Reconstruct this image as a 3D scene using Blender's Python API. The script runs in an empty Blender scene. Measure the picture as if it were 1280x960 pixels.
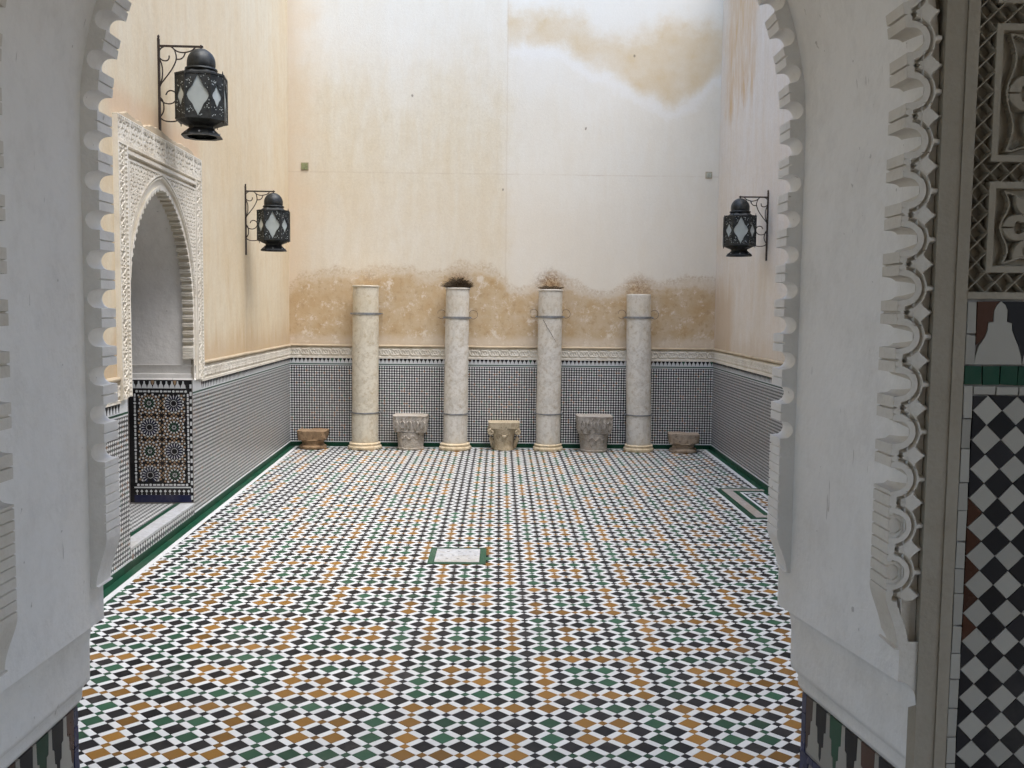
import bpy, math, random
import numpy as np
from mathutils import Matrix, Vector, noise as mnoise

random.seed(7)
rng = np.random.default_rng(7)
S = bpy.context.scene
COL = S.collection
R = math.radians

# ------------------------------------------------------------------ camera, sky, sun, exposure
cam_data = bpy.data.cameras.new('camera')
cam = bpy.data.objects.new('camera', cam_data)
COL.objects.link(cam)
cam_data.sensor_fit = 'HORIZONTAL'
cam_data.sensor_width = 36.0
cam_data.lens = 33.47
cam_data.clip_start = 0.05
cam_data.clip_end = 200
_rot = Matrix(((0.9998628329, -0.0097889198, -0.0133601035),
               (-0.0125665476, 0.0770748256, -0.9969461135),
               (0.0107887532, 0.9969772557, 0.0769412405)))
cam.matrix_world = Matrix.Translation((0, 0, 1.6)) @ _rot.to_4x4()
S.camera = cam

SUN_EL, SUN_AZ = R(71), R(132)          # azimuth clockwise from +Y: a veiled sun high behind the viewer, to the right
world = bpy.data.worlds.new('World')
S.world = world
world.use_nodes = True
wn = world.node_tree
bg = wn.nodes['Background']
sky = wn.nodes.new('ShaderNodeTexSky')
sky.sky_type = 'NISHITA'
sky.sun_disc = False
sky.sun_elevation = SUN_EL
sky.sun_rotation = SUN_AZ
sky.air_density = 1.0
sky.dust_density = 1.6
sky.ozone_density = 1.0
wn.links.new(sky.outputs[0], bg.inputs[0])
bg.inputs[1].default_value = 0.15
sun_data = bpy.data.lights.new('sun', 'SUN')
sun_data.energy = 1.5
sun_data.angle = R(50)
sun_data.color = (1.0, 0.985, 0.96)
sun = bpy.data.objects.new('sun', sun_data)
COL.objects.link(sun)
_d = Vector((math.sin(SUN_AZ) * math.cos(SUN_EL), math.cos(SUN_AZ) * math.cos(SUN_EL), math.sin(SUN_EL)))
sun.rotation_euler = (-_d).to_track_quat('-Z', 'Y').to_euler()
sun.location = _d * 30
S.view_settings.view_transform = 'Standard'
S.view_settings.look = 'None'
S.view_settings.gamma = 1
S.view_settings.use_curve_mapping = False
S.view_settings.exposure = 1.48
S.cycles.max_bounces = 8
S.cycles.diffuse_bounces = 5
S.cycles.glossy_bounces = 3
S.cycles.transmission_bounces = 4
S.cycles.use_adaptive_sampling = True
S.cycles.adaptive_threshold = 0.03
S.cycles.use_denoising = True

# ------------------------------------------------------------------ measures of the place (metres)
YB = 11.05                                # back wall
KL, KR = 0.0349, 0.022                    # the side walls open slightly towards the back
XL0, XR0 = -2.431, 2.495                  # back corners
YF, YN = 2.33, 1.70                       # courtyard face and hall face of the gateway wall
WALL_TOP = 5.7


def xl(y): return XL0 + KL * (YB - y)
def xr(y): return XR0 - KR * (YB - y)


# ------------------------------------------------------------------ helpers
def tag(o, label=None, cat=None, group=None, kind=None):
    if label: o['label'] = label
    if cat: o['category'] = cat
    if cat and not kind: kind = 'thing'
    if group: o['group'] = group
    if kind: o['kind'] = kind
    return o


def empty(name, loc=(0, 0, 0), rz=0.0, label=None, cat=None, group=None, kind=None):
    o = bpy.data.objects.new(name, None)
    o.empty_display_size = 0.1
    COL.objects.link(o)
    o.matrix_world = Matrix.Translation(loc) @ Matrix.Rotation(rz, 4, 'Z')
    return tag(o, label, cat, group, kind)


class MB:
    """collects shapes and links them as one mesh object"""
    def __init__(self):
        self.v, self.f, self.m = [], [], []

    def add(self, verts, faces, mi=0):
        b = len(self.v)
        self.v.extend([tuple(map(float, p)) for p in verts])
        for fc in faces:
            self.f.append([i + b for i in fc])
            self.m.append(mi)
        return self

    def box(self, x0, x1, y0, y1, z0, z1, mi=0):
        v = [(x0, y0, z0), (x1, y0, z0), (x1, y1, z0), (x0, y1, z0), (x0, y0, z1), (x1, y0, z1), (x1, y1, z1), (x0, y1, z1)]
        return self.add(v, [(0, 3, 2, 1), (4, 5, 6, 7), (0, 1, 5, 4), (1, 2, 6, 5), (2, 3, 7, 6), (3, 0, 4, 7)], mi)

    def prism(self, poly, fn, d0, d1, mi=0, cap2=False):
        """poly in 2D, mapped by fn(a, b, depth); faces at d0 plus the sides down to d1"""
        n = len(poly)
        v = [fn(a, b, d0) for a, b in poly] + [fn(a, b, d1) for a, b in poly]
        f = [list(range(n))] + [(i, n + i, n + (i + 1) % n, (i + 1) % n) for i in range(n)]
        if cap2: f.append(list(range(2 * n - 1, n - 1, -1)))
        return self.add(v, f, mi)

    def grid(self, P, mi=0, close_u=False):
        """P[i][j] points"""
        P = np.asarray(P, float)
        a, b = P.shape[:2]
        f = []
        for i in range(a if close_u else a - 1):
            k = (i + 1) % a
            for j in range(b - 1):
                f.append((i * b + j, k * b + j, k * b + j + 1, i * b + j + 1))
        return self.add(P.reshape(-1, 3), f, mi)

    def tube(self, pts, r, n=6, mi=0, cap=True):
        pts = [Vector(p) for p in pts]
        m = len(pts)
        rings = []
        up = Vector((0.13, 0.31, 0.94)).normalized()
        for i, p in enumerate(pts):
            t = (pts[min(i + 1, m - 1)] - pts[max(i - 1, 0)]).normalized()
            a = t.cross(up)
            if a.length < 1e-3: a = t.cross(Vector((1, 0, 0)))
            a.normalize()
            b = t.cross(a)
            rr = r[i] if hasattr(r, '__len__') else r
            rings.append([p + (a * math.cos(2 * math.pi * k / n) + b * math.sin(2 * math.pi * k / n)) * rr for k in range(n)])
        v = [q for ring in rings for q in ring]
        f = [(i * n + k, i * n + (k + 1) % n, (i + 1) * n + (k + 1) % n, (i + 1) * n + k) for i in range(m - 1) for k in range(n)]
        if cap:
            f.append(list(range(n - 1, -1, -1)))
            f.append(list(range((m - 1) * n, m * n)))
        return self.add(v, f, mi)

    def lathe(self, prof, n=32, cx=0, cy=0, mi=0, jitter=None, cap=True):
        v, f = [], []
        m = len(prof)
        for i, (r, z) in enumerate(prof):
            for k in range(n):
                a = 2 * math.pi * k / n
                rr = r if jitter is None else r + jitter(a, z, r)
                v.append((cx + rr * math.cos(a), cy + rr * math.sin(a), z))
        for i in range(m - 1):
            for k in range(n):
                f.append((i * n + k, i * n + (k + 1) % n, (i + 1) * n + (k + 1) % n, (i + 1) * n + k))
        if cap:
            f.append(list(range(n - 1, -1, -1)))
            f.append(list(range((m - 1) * n, m * n)))
        return self.add(v, f, mi)

    def mesh(self, name, mats):
        me = bpy.data.meshes.new(name)
        me.from_pydata(self.v, [], self.f)
        for mt in (mats if isinstance(mats, (list, tuple)) else [mats]):
            me.materials.append(mt)
        if any(self.m): me.polygons.foreach_set('material_index', self.m)
        return me

    def build(self, name, mats, parent=None, smooth=False, world=False, fix=True, **tags):
        me = self.mesh(name, mats)
        if world and parent is not None:
            me.transform(parent.matrix_world.inverted())
        if fix:
            import bmesh
            bm = bmesh.new(); bm.from_mesh(me)
            bmesh.ops.recalc_face_normals(bm, faces=bm.faces)
            bm.to_mesh(me); bm.free()
        if smooth == 'angle':
            me.polygons.foreach_set('use_smooth', [True] * len(me.polygons))
            try: me.set_sharp_from_angle(angle=R(35))
            except Exception: pass
        elif smooth:
            me.polygons.foreach_set('use_smooth', [True] * len(me.polygons))
        me.update()
        o = bpy.data.objects.new(name, me)
        COL.objects.link(o)
        if parent is not None: o.parent = parent
        return tag(o, **tags)


def link(name, me, parent, loc=(0, 0, 0), rz=0.0):
    o = bpy.data.objects.new(name, me)
    COL.objects.link(o)
    o.parent = parent
    o.location = loc
    o.rotation_euler = (0, 0, rz)
    return o


# ------------------------------------------------------------------ node helper
class K:
    """a socket with arithmetic"""
    def __init__(s, g, sock): s.g, s.s = g, sock
    def _m(s, op, o, r=False): return s.g.math(op, o, s) if r else s.g.math(op, s, o)
    def __add__(s, o): return s._m('ADD', o)
    __radd__ = __add__
    def __mul__(s, o): return s._m('MULTIPLY', o)
    __rmul__ = __mul__
    def __sub__(s, o): return s._m('SUBTRACT', o)
    def __rsub__(s, o): return s._m('SUBTRACT', o, True)
    def __truediv__(s, o): return s._m('DIVIDE', o)


class Mat:
    def __init__(self, name, rough=0.6, spec=0.3, metal=0.0):
        self.mat = bpy.data.materials.new(name)
        self.mat.use_nodes = True
        self.nt = self.mat.node_tree
        self.b = self.nt.nodes['Principled BSDF']
        self.b.inputs['Roughness'].default_value = rough
        self.b.inputs['Specular IOR Level'].default_value = spec
        self.b.inputs['Metallic'].default_value = metal
        self._co = None

    def put(self, inp, v):
        if isinstance(v, K): self.nt.links.new(v.s, inp)
        elif isinstance(v, (tuple, list)) and len(v) == 3 and len(inp.default_value) == 4: inp.default_value = (*v, 1)
        else: inp.default_value = v

    def node(self, t, ins=None, out=0, **props):
        n = self.nt.nodes.new(t)
        for k, v in props.items(): setattr(n, k, v)
        for k, v in (ins or {}).items(): self.put(n.inputs[k], v)
        return K(self, n.outputs[out])

    def math(self, op, a, b=None, c=None, clamp=False):
        n = self.nt.nodes.new('ShaderNodeMath')
        n.operation = op
        n.use_clamp = clamp
        for i, v in enumerate((a, b, c)):
            if v is not None: self.put(n.inputs[i], v)
        return K(self, n.outputs[0])

    def co(self):
        if self._co is None:
            self._co = self.node('ShaderNodeTexCoord', out=3)
        return self._co

    def xyz(self):
        n = self.nt.nodes.new('ShaderNodeSeparateXYZ')
        self.put(n.inputs[0], self.co())
        return [K(self, o) for o in n.outputs]

    def vec(self, x, y, z):
        return self.node('ShaderNodeCombineXYZ', {0: x, 1: y, 2: z})

    def scaled(self, sx, sy, sz):
        return self.node('ShaderNodeVectorMath', {0: self.co(), 1: (sx, sy, sz)}, operation='MULTIPLY')

    def noise(self, scale, detail=4, rough=0.55, vec=None, dist=0.0):
        return self.node('ShaderNodeTexNoise', {'Vector': vec or self.co(), 'Scale': scale, 'Detail': detail, 'Roughness': rough, 'Distortion': dist})

    def step(self, x, a, b):
        """smooth step of x from a to b"""
        return self.node('ShaderNodeMapRange', {0: x, 1: a, 2: b}, interpolation_type='SMOOTHSTEP')

    def lin(self, x, a, b, c=0.0, d=1.0):
        return self.node('ShaderNodeMapRange', {0: x, 1: a, 2: b, 3: c, 4: d})

    def mix(self, f, a, b, mode='MIX'):
        n = self.nt.nodes.new('ShaderNodeMix')
        n.data_type = 'RGBA'
        n.blend_type = mode
        self.put(n.inputs[0], f)
        self.put(n.inputs[6], a)
        self.put(n.inputs[7], b)
        return K(self, n.outputs[2])

    def curve(self, x, pts, vmin, vmax):
        """piecewise linear function of x through pts"""
        x0, x1 = pts[0][0], pts[-1][0]
        n = self.nt.nodes.new('ShaderNodeValToRGB')
        cr = n.color_ramp
        cr.interpolation = 'EASE'
        while len(cr.elements) < len(pts): cr.elements.new(0.5)
        for e, (px, pv) in zip(cr.elements, pts):
            e.position = 0
        for i, (px, pv) in enumerate(pts):
            cr.elements[i].position = (px - x0) / (x1 - x0)
            g = (pv - vmin) / (vmax - vmin)
            cr.elements[i].color = (g, g, g, 1)
        self.put(n.inputs[0], self.lin(x, x0, x1))
        return K(self, n.outputs[0]) * (vmax - vmin) + vmin

    def color(self, c): self.put(self.b.inputs['Base Color'], c); return self
    def rough(self, r): self.put(self.b.inputs['Roughness'], r); return self

    def bump(self, h, strength=0.3, dist=0.01):
        n = self.nt.nodes.new('ShaderNodeBump')
        n.inputs['Strength'].default_value = strength
        n.inputs['Distance'].default_value = dist
        self.put(n.inputs['Height'], h)
        self.nt.links.new(n.outputs[0], self.b.inputs['Normal'])
        return self


def plain(name, c, rough=0.6, var=0.12, scale=6.0, spec=0.3, bump=0.0, bscale=60.0, metal=0.0):
    m = Mat(name, rough, spec, metal)
    n = m.noise(scale, 5)
    m.color(m.mix(m.lin(n, 0.3, 0.7), tuple(x * (1 - var) for x in c), tuple(min(1, x * (1 + var)) for x in c)))
    if bump: m.bump(m.noise(bscale, 5), bump, 0.01)
    return m.mat


def tile_mat(name, c, rough=0.28, var=0.22):
    """glazed tile: every piece a slightly different shade, worn and scuffed"""
    m = Mat(name, rough, 0.16)
    r = m.node('ShaderNodeObjectInfo', out=5) + m.node('ShaderNodeAttribute', out=2, attribute_name='rnd')
    r = m.math('FRACT', r)
    c1 = m.mix(r, tuple(x * (1 - var) for x in c), tuple(min(0.92, x * (1 + var)) for x in c))
    g = m.node('ShaderNodeNewGeometry', out=0)
    w = m.node('ShaderNodeTexNoise', {'Vector': g, 'Scale': 3.0, 'Detail': 6.0, 'Roughness': 0.65})
    d = m.node('ShaderNodeTexNoise', {'Vector': g, 'Scale': 42.0, 'Detail': 3.0})
    dust = m.lin(w, 0.48, 0.85, 0.0, 0.25) * m.lin(d, 0.3, 0.7, 0.4, 1.0)
    m.color(m.mix(dust, c1, (0.30, 0.27, 0.23)))
    m.rough(m.lin(w, 0.3, 0.75, rough * 0.9, rough + 0.12))
    return m.mat


# tile glazes
T_WHITE = tile_mat('glaze_white', (0.61, 0.62, 0.615), 0.42, 0.08)
T_BLACK = tile_mat('glaze_black', (0.013, 0.012, 0.013), 0.46, 0.4)
T_GREEN = tile_mat('glaze_green', (0.024, 0.072, 0.040), 0.46, 0.4)
T_AMBER = tile_mat('glaze_amber', (0.215, 0.108, 0.022), 0.46, 0.35)
T_NAVY = tile_mat('glaze_navy', (0.022, 0.026, 0.075), 0.26, 0.3)
T_BROWN = tile_mat('glaze_brown', (0.055, 0.022, 0.012), 0.28, 0.3)
T_BAND = tile_mat('glaze_band_green', (0.008, 0.055, 0.029), 0.40, 0.25)
T_CREAM = tile_mat('glaze_cream', (0.33, 0.31, 0.265), 0.35, 0.14)
MORTAR = plain('mortar', (0.26, 0.24, 0.22), 0.9, 0.2, 30)
MARBLE = None


def marble_mat(name, base, vein, dirt, rough=0.45, pits=0):
    m = Mat(name, rough, 0.4)
    n1 = m.noise(3.0, 8, 0.62, dist=1.2)
    n2 = m.noise(22.0, 6, 0.7)
    n3 = m.noise(1.4, 4)
    x, y, z = m.xyz()
    v = m.step(m.math('ABSOLUTE', n1 - 0.5), 0.05, 0.0)
    c = m.mix(v * 0.35, base, vein)
    c = m.mix(m.lin(n2, 0.50, 0.72, 0, 0.75), c, dirt)
    sp = m.noise(75.0, 3, 0.6)
    c = m.mix(m.step(sp, 0.60, 0.70) * 0.5, c, dirt)
    c = m.mix(m.lin(n3, 0.45, 0.7, 0, 0.5), c, tuple(a * b for a, b in zip(base, (0.90, 0.78, 0.56))))
    if pits:
        pt_ = m.noise(pits, 5, 0.7)
        c = m.mix(m.step(pt_, 0.56, 0.68) * 0.85, c, tuple(a * 0.45 for a in dirt))
        c = m.mix(m.step(m.noise(9.0, 5, 0.7), 0.55, 0.7) * 0.6, c, tuple(min(0.8, a * 1.35) for a in base))
        m.bump(pt_, 0.9, 0.012)
    else:
        m.bump(n2, 0.35, 0.01)
    m.color(c)
    return m.mat


MARBLE = marble_mat('pale_marble', (0.50, 0.51, 0.52), (0.32, 0.32, 0.33), (0.30, 0.28, 0.25))
SHAFT_A = marble_mat('column_marble_warm', (0.62, 0.57, 0.46), (0.38, 0.33, 0.24), (0.34, 0.25, 0.14), 0.6)
SHAFT_B = marble_mat('column_marble_cool', (0.63, 0.60, 0.54), (0.38, 0.35, 0.30), (0.33, 0.25, 0.15), 0.55)
BASE_ST = marble_mat('column_base_stone', (0.62, 0.53, 0.38), (0.36, 0.26, 0.15), (0.30, 0.20, 0.10), 0.7)
CAP_ST = marble_mat('capital_stone', (0.46, 0.42, 0.37), (0.30, 0.26, 0.21), (0.22, 0.17, 0.12), 0.75, 34)
CAP_ST2 = marble_mat('capital_stone_yellow', (0.52, 0.44, 0.31), (0.30, 0.23, 0.14), (0.25, 0.17, 0.09), 0.75, 34)
BROWN_ST = marble_mat('brown_stone', (0.30, 0.20, 0.115), (0.16, 0.10, 0.06), (0.12, 0.07, 0.04), 0.85, 24)
METAL = plain('blackened_metal', (0.035, 0.037, 0.036), 0.5, 0.5, 30, 0.5, 0.25, 120, 0.6)
RUSTY = plain('rusty_iron', (0.045, 0.032, 0.024), 0.7, 0.4, 40, 0.3)
BAND = plain('grey_strap_steel', (0.30, 0.31, 0.32), 0.45, 0.2, 30, 0.5, 0, 60, 0.7)
WOOD = plain('dark_wood', (0.035, 0.02, 0.012), 0.6, 0.3, 18)
TWIG = plain('dry_twig', (0.085, 0.06, 0.035), 0.9, 0.5, 50)


def glass_mat():
    m = Mat('frosted_pane', 0.45, 0.5)
    n = m.noise(14, 3)
    m.color(m.mix(n, (0.40, 0.45, 0.43), (0.58, 0.63, 0.61)))
    m.b.inputs['Transmission Weight'].default_value = 0.35
    m.bump(m.noise(60, 3), 0.1, 0.004)
    return m.mat


PANE = glass_mat()


def stucco_mat(name, c, dirt):
    """white carved stucco with grime caught in its hollows by shape of its own"""
    m = Mat(name, 0.85, 0.2)
    n = m.noise(5, 6)
    n2 = m.noise(90, 4)
    col = m.mix(m.lin(n, 0.45, 0.75, 0, 0.5), c, dirt)
    col = m.mix(m.lin(n2, 0.5, 0.8, 0, 0.25), col, dirt)
    m.color(col)
    m.bump(n2, 0.25, 0.006)
    return m.mat


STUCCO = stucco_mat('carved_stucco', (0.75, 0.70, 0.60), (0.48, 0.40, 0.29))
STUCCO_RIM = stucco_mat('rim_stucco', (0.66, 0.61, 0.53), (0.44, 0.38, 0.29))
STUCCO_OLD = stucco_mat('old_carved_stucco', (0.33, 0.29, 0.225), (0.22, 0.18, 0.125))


def arch_plaster():
    m = Mat('smooth_white_plaster', 0.75, 0.25)
    n = m.noise(2.2, 6, 0.6)
    c = m.mix(m.lin(n, 0.35, 0.7), (0.84, 0.81, 0.76), (0.78, 0.745, 0.69))
    c = m.mix(m.lin(m.noise(6.5, 8, 0.75), 0.48, 0.75, 0, 0.5), c, (0.60, 0.565, 0.51))
    c = m.mix(m.step(m.noise(36, 3, 0.5), 0.72, 0.76) * 0.6, c, (0.34, 0.30, 0.25))
    scr = m.node('ShaderNodeTexNoise', {'Vector': m.scaled(60.0, 60.0, 9.0), 'Scale': 1.0, 'Detail': 2.0})
    c = m.mix(m.step(scr, 0.735, 0.76) * 0.6, c, (0.34, 0.30, 0.25))
    m.color(c)
    m.bump(m.noise(9.0, 5, 0.6), 0.45, 0.02)
    return m.mat


ARCH = arch_plaster()


def dado_mat(name, pitch=0.029):
    """small square tiles set on the diagonal, too small to pick apart at this distance"""
    m = Mat(name, 0.32, 0.4)
    x, y, z = m.xyz()
    a = (x + z) / pitch
    b = (x - z) / pitch
    fa, fb = m.math('FLOOR', a), m.math('FLOOR', b)
    par = m.math('MODULO', m.math('ABSOLUTE', fa + fb), 2.0)
    rn = m.node('ShaderNodeTexWhiteNoise', {'Vector': m.vec(fa, fb, 0.0)}, out=0, noise_dimensions='3D')
    big = m.noise(1.1, 3)
    dark = m.mix(m.step(rn, 0.80, 0.84), (0.016, 0.018, 0.022), (0.02, 0.07, 0.05))
    dark = m.mix(m.step(rn, 0.93, 0.95), dark, (0.16, 0.075, 0.03))
    lite = m.mix(rn, (0.64, 0.64, 0.62), (0.76, 0.76, 0.75))
    ea = m.math('ABSOLUTE', m.math('FRACT', a) - 0.5)
    eb = m.math('ABSOLUTE', m.math('FRACT', b) - 0.5)
    edge = m.math('MAXIMUM', ea, eb)
    lite = m.mix(m.step(edge, 0.40, 0.45), lite, (0.05, 0.05, 0.05))
    c = m.mix(par, lite, dark)
    j = m.step(edge, 0.46, 0.49)
    c = m.mix(m.lin(big, 0.45, 0.8, 0, 0.25), c, (0.30, 0.27, 0.22))
    m.color(c)
    return m.mat


DADO = dado_mat('small_diagonal_tiles')


# ------------------------------------------------------------------ courtyard plaster (stains have a shape of their own)
def plaster_base(m, x, z, warm, pale, pink):
    n1 = m.noise(0.55, 5, 0.6)
    n2 = m.noise(2.6, 6, 0.62)
    fine = m.noise(38, 6, 0.7)
    streak = m.node('ShaderNodeTexNoise', {'Vector': m.vec(x * 4.5, 0.0, z * 0.9), 'Scale': 1.6, 'Detail': 6.0, 'Roughness': 0.62, 'Distortion': 0.6})
    trowel = m.node('ShaderNodeTexNoise', {'Vector': m.vec(x * 26.0, 0.0, z * 4.0), 'Scale': 1.0, 'Detail': 4.0, 'Roughness': 0.65, 'Distortion': 0.8})
    c = m.mix(m.lin(n1, 0.35, 0.65), warm, pale)
    c = m.mix(m.lin(n2, 0.45, 0.75, 0, 0.45), c, pink)
    c = m.mix(m.lin(streak, 0.45, 0.70, 0, 0.45), c, tuple(a * b for a, b in zip(warm, (0.94, 0.89, 0.80))))
    c = m.mix(m.lin(streak, 0.45, 0.28, 0, 0.5), c, pale)
    mott = m.noise(7.0, 8, 0.75)
    c = m.mix(m.lin(mott, 0.5, 0.72, 0.0, 0.35), c, pale)
    c = m.mix(m.lin(mott, 0.5, 0.3, 0.0, 0.35), c, tuple(a * 0.82 for a in warm))
    c = m.mix(m.lin(fine, 0.35, 0.7, 0.2, 0.0), c, (0.36, 0.27, 0.17))
    c = m.mix(m.lin(trowel, 0.5, 0.8, 0.0, 0.18), c, (0.50, 0.40, 0.28))
    m.bump(fine, 0.3, 0.006)
    return c, n1, n2, fine, streak


def back_plaster():
    m = Mat('back_wall_plaster', 0.9, 0.15)
    u, y, z = m.xyz()
    x = u * -1.0
    c, n1, n2, fine, streak = plaster_base(m, x, z, (0.69, 0.60, 0.435), (0.735, 0.695, 0.585), (0.70, 0.63, 0.505))
    # the right-hand bay is paler than the left, with a joint between them at x = 0.06
    bay = m.step(x + (n2 - 0.5) * 0.5, -0.05, 0.22)
    c = m.mix(bay * 0.55, c, (0.735, 0.71, 0.645))
    # rosy lower zone
    c = m.mix(m.step(z + (n1 - 0.5) * 1.4, 3.5, 2.2) * 0.3, c, (0.69, 0.605, 0.49))
    # paler towards the top
    c = m.mix(m.step(z + (n1 - 0.5) * 2.0, 3.8, 5.0) * 0.5, c, (0.77, 0.75, 0.70))
    # warm left edge
    c = m.mix(m.step(x + (n2 - 0.5) * 0.8, -1.9, -2.5) * 0.6, c, (0.68, 0.53, 0.36))
    # damp stain high on the right
    lo = m.curve(x, [(-0.2, 4.6), (0.05, 4.62), (0.6, 4.55), (1.05, 4.36), (1.4, 4.16), (1.65, 4.0), (1.92, 3.9), (2.2, 4.02), (2.45, 4.28), (2.6, 4.4)], 3.5, 5.5)
    hi = m.curve(x, [(-0.2, 4.98), (0.05, 5.02), (0.85, 4.95), (1.05, 4.76), (1.5, 4.72), (1.9, 4.9), (2.6, 4.86)], 3.5, 5.5)
    dn = (m.noise(2.4, 9, 0.72) - 0.5) * 0.5
    st = m.step(z - lo + dn, -0.05, 0.16) * m.step(hi - z + dn * 1.6, -0.16, 0.20) * m.step(x + (n2 - 0.5) * 0.1, 0.03, 0.08)
    c = m.mix(st * m.lin(n2, 0.3, 0.7, 0.35, 0.95), c, (0.60, 0.46, 0.27))
    rim = m.step(m.math('ABSOLUTE', z - lo + dn + 0.06), 0.11, 0.0) * m.step(x, 0.05, 0.1)
    c = m.mix(rim * 0.35, c, (0.78, 0.77, 0.75))
    # rising damp round the columns
    top = m.curve(x, [(-2.5, 1.75), (-2.3, 1.95), (-1.8, 2.02), (-1.2, 2.06), (-0.8, 1.98), (-0.45, 2.1), (-0.1, 2.08), (0.15, 1.84), (0.4, 1.86), (0.58, 2.04), (0.8, 1.92), (1.05, 1.80), (1.3, 1.82), (1.6, 1.98), (1.85, 1.9), (2.1, 1.98), (2.5, 1.95)], 1.0, 2.5)
    dn2 = (m.noise(3.6, 9, 0.74) - 0.5) * 0.42
    low = m.step(top - z + dn2, -0.05, 0.13)
    c = m.mix(low * m.lin(m.noise(4.5, 6, 0.65), 0.3, 0.7, 0.55, 1.0), c, (0.47, 0.32, 0.16))
    c = m.mix(low * m.step(m.noise(16, 6, 0.7), 0.52, 0.64) * 0.45, c, (0.36, 0.24, 0.115))
    salt = m.step(m.noise(6.5, 9, 0.8), 0.52, 0.63) * low
    c = m.mix(salt * 0.75, c, (0.74, 0.66, 0.54))
    edge = m.step(m.math('ABSOLUTE', top - z + dn2 + 0.02), 0.07, 0.0)
    c = m.mix(edge * 0.5 * m.step(fine, 0.4, 0.6), c, (0.40, 0.26, 0.13))
    foot = m.step(z + (m.noise(6, 5) - 0.5) * 0.12, 1.34, 1.24) * 0.45
    c = m.mix(foot, c, (0.70, 0.62, 0.51))
    # brown blooms over the column heads
    for cx, cz, rr, k in ((-1.52, 1.95, 0.2, 0.45), (-0.47, 1.93, 0.22, 0.75), (0.58, 1.92, 0.27, 1.0), (1.6, 1.88, 0.24, 0.8)):
        dx, dz = x - cx, z - cz
        d = m.math('SQRT', dx * dx + dz * dz * 1.8) + (fine - 0.5) * 0.22 + dn2 * 0.5
        c = m.mix(m.step(d, rr, 0.03) * k * m.step(m.noise(26, 6, 0.8), 0.40, 0.58) * 0.9, c, (0.20, 0.105, 0.045))
    # joints and pock marks
    c = m.mix(m.step(m.math('ABSOLUTE', z - 3.155 + (n2 - 0.5) * 0.02), 0.012, 0.0) * m.lin(n2, 0.35, 0.65, 0.0, 0.38), c, (0.45, 0.34, 0.23))
    c = m.mix(m.step(m.math('ABSOLUTE', x - 0.06 + (n2 - 0.5) * 0.02), 0.012, 0.0) * 0.25, c, (0.5, 0.39, 0.26))
    for px, pz in ((0.96, 3.68), (0.02, 2.98), (-1.02, 4.02), (1.5, 4.5)):
        dx, dz = x - px, z - pz
        d = m.math('SQRT', dx * dx + dz * dz * 0.5) + (fine - 0.5) * 0.03
        c = m.mix(m.step(d, 0.016, 0.006) * 0.8, c, (0.22, 0.18, 0.14))
    m.color(c)
    return m.mat


def left_plaster():
    m = Mat('left_wall_plaster', 0.9, 0.15)
    u, y, z = m.xyz()
    c, n1, n2, fine, streak = plaster_base(m, u, z, (0.71, 0.57, 0.37), (0.75, 0.675, 0.52), (0.71, 0.605, 0.44))
    s2 = m.node('ShaderNodeTexNoise', {'Vector': m.vec(u * 3.5, 0.0, z * 0.6), 'Scale': 2.0, 'Detail': 6.0, 'Roughness': 0.66, 'Distortion': 0.5})
    c = m.mix(m.step(s2, 0.52, 0.72) * m.lin(z, 4.6, 1.6, 0.2, 1.0) * 0.4, c, (0.56, 0.40, 0.22))
    foot = m.step(z + (s2 - 0.5) * 0.7, 1.5, 1.2) * 0.5
    c = m.mix(foot, c, (0.50, 0.32, 0.16))
    # reddish patching above the doorway
    dz = z - 2.78 + (u - 4.6) * 0.0
    halo = m.step(m.math('ABSOLUTE', dz + (n2 - 0.5) * 0.2), 0.16, 0.02) * m.step(u, 3.6, 3.75) * m.step(u, 5.6, 5.45)
    c = m.mix(halo * 0.55, c, (0.62, 0.42, 0.27))
    c = m.mix(m.step(m.math('ABSOLUTE', u - 2.15 + (s2 - 0.5) * 0.25), 0.07, 0.0) * m.step(z, 2.15, 1.9) * 0.22, c, (0.42, 0.28, 0.15))
    m.color(c)
    return m.mat


def right_plaster():
    m = Mat('right_wall_plaster', 0.9, 0.15)
    u, y, z = m.xyz()
    c, n1, n2, fine, streak = plaster_base(m, u, z, (0.72, 0.645, 0.55), (0.76, 0.725, 0.68), (0.73, 0.665, 0.595))
    s2 = m.node('ShaderNodeTexNoise', {'Vector': m.vec(u * 3.2, 0.0, z * 0.8), 'Scale': 2.0, 'Detail': 7.0, 'Roughness': 0.68, 'Distortion': 0.5})
    up = m.step(z + (s2 - 0.5) * 1.2, 3.55, 3.95) * m.step(m.math('ABSOLUTE', u + 0.95 + (n2 - 0.5) * 0.5), 0.85, 0.45)
    c = m.mix(up * m.lin(s2, 0.35, 0.65, 0.1, 0.95), c, (0.58, 0.40, 0.22))
    low = m.step(z + (s2 - 0.5) * 0.9, 2.1, 1.7) * m.step(m.math('ABSOLUTE', u + 0.45 + (n2 - 0.5) * 0.5), 0.65, 0.3)
    c = m.mix(low * 0.6, c, (0.56, 0.41, 0.25))
    foot = m.step(z + (s2 - 0.5) * 0.5, 1.40, 1.2) * 0.3
    c = m.mix(foot, c, (0.50, 0.37, 0.23))
    m.color(c)
    return m.mat


P_BACK, P_LEFT, P_RIGHT = back_plaster(), left_plaster(), right_plaster()
P_OUTER = plain('rough_lime_plaster', (0.70, 0.62, 0.50), 0.9, 0.12, 1.5, 0.15, 0.3, 40)

# ------------------------------------------------------------------ courtyard floor
floor = MB()
floor.add([(-3.6, YN - 0.3, -0.006), (3.6, YN - 0.3, -0.006), (3.6, YB + 0.4, -0.006), (-3.6, YB + 0.4, -0.006)], [(0, 1, 2, 3)])
floor = floor.build('courtyard_floor', MORTAR, kind='structure')

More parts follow.
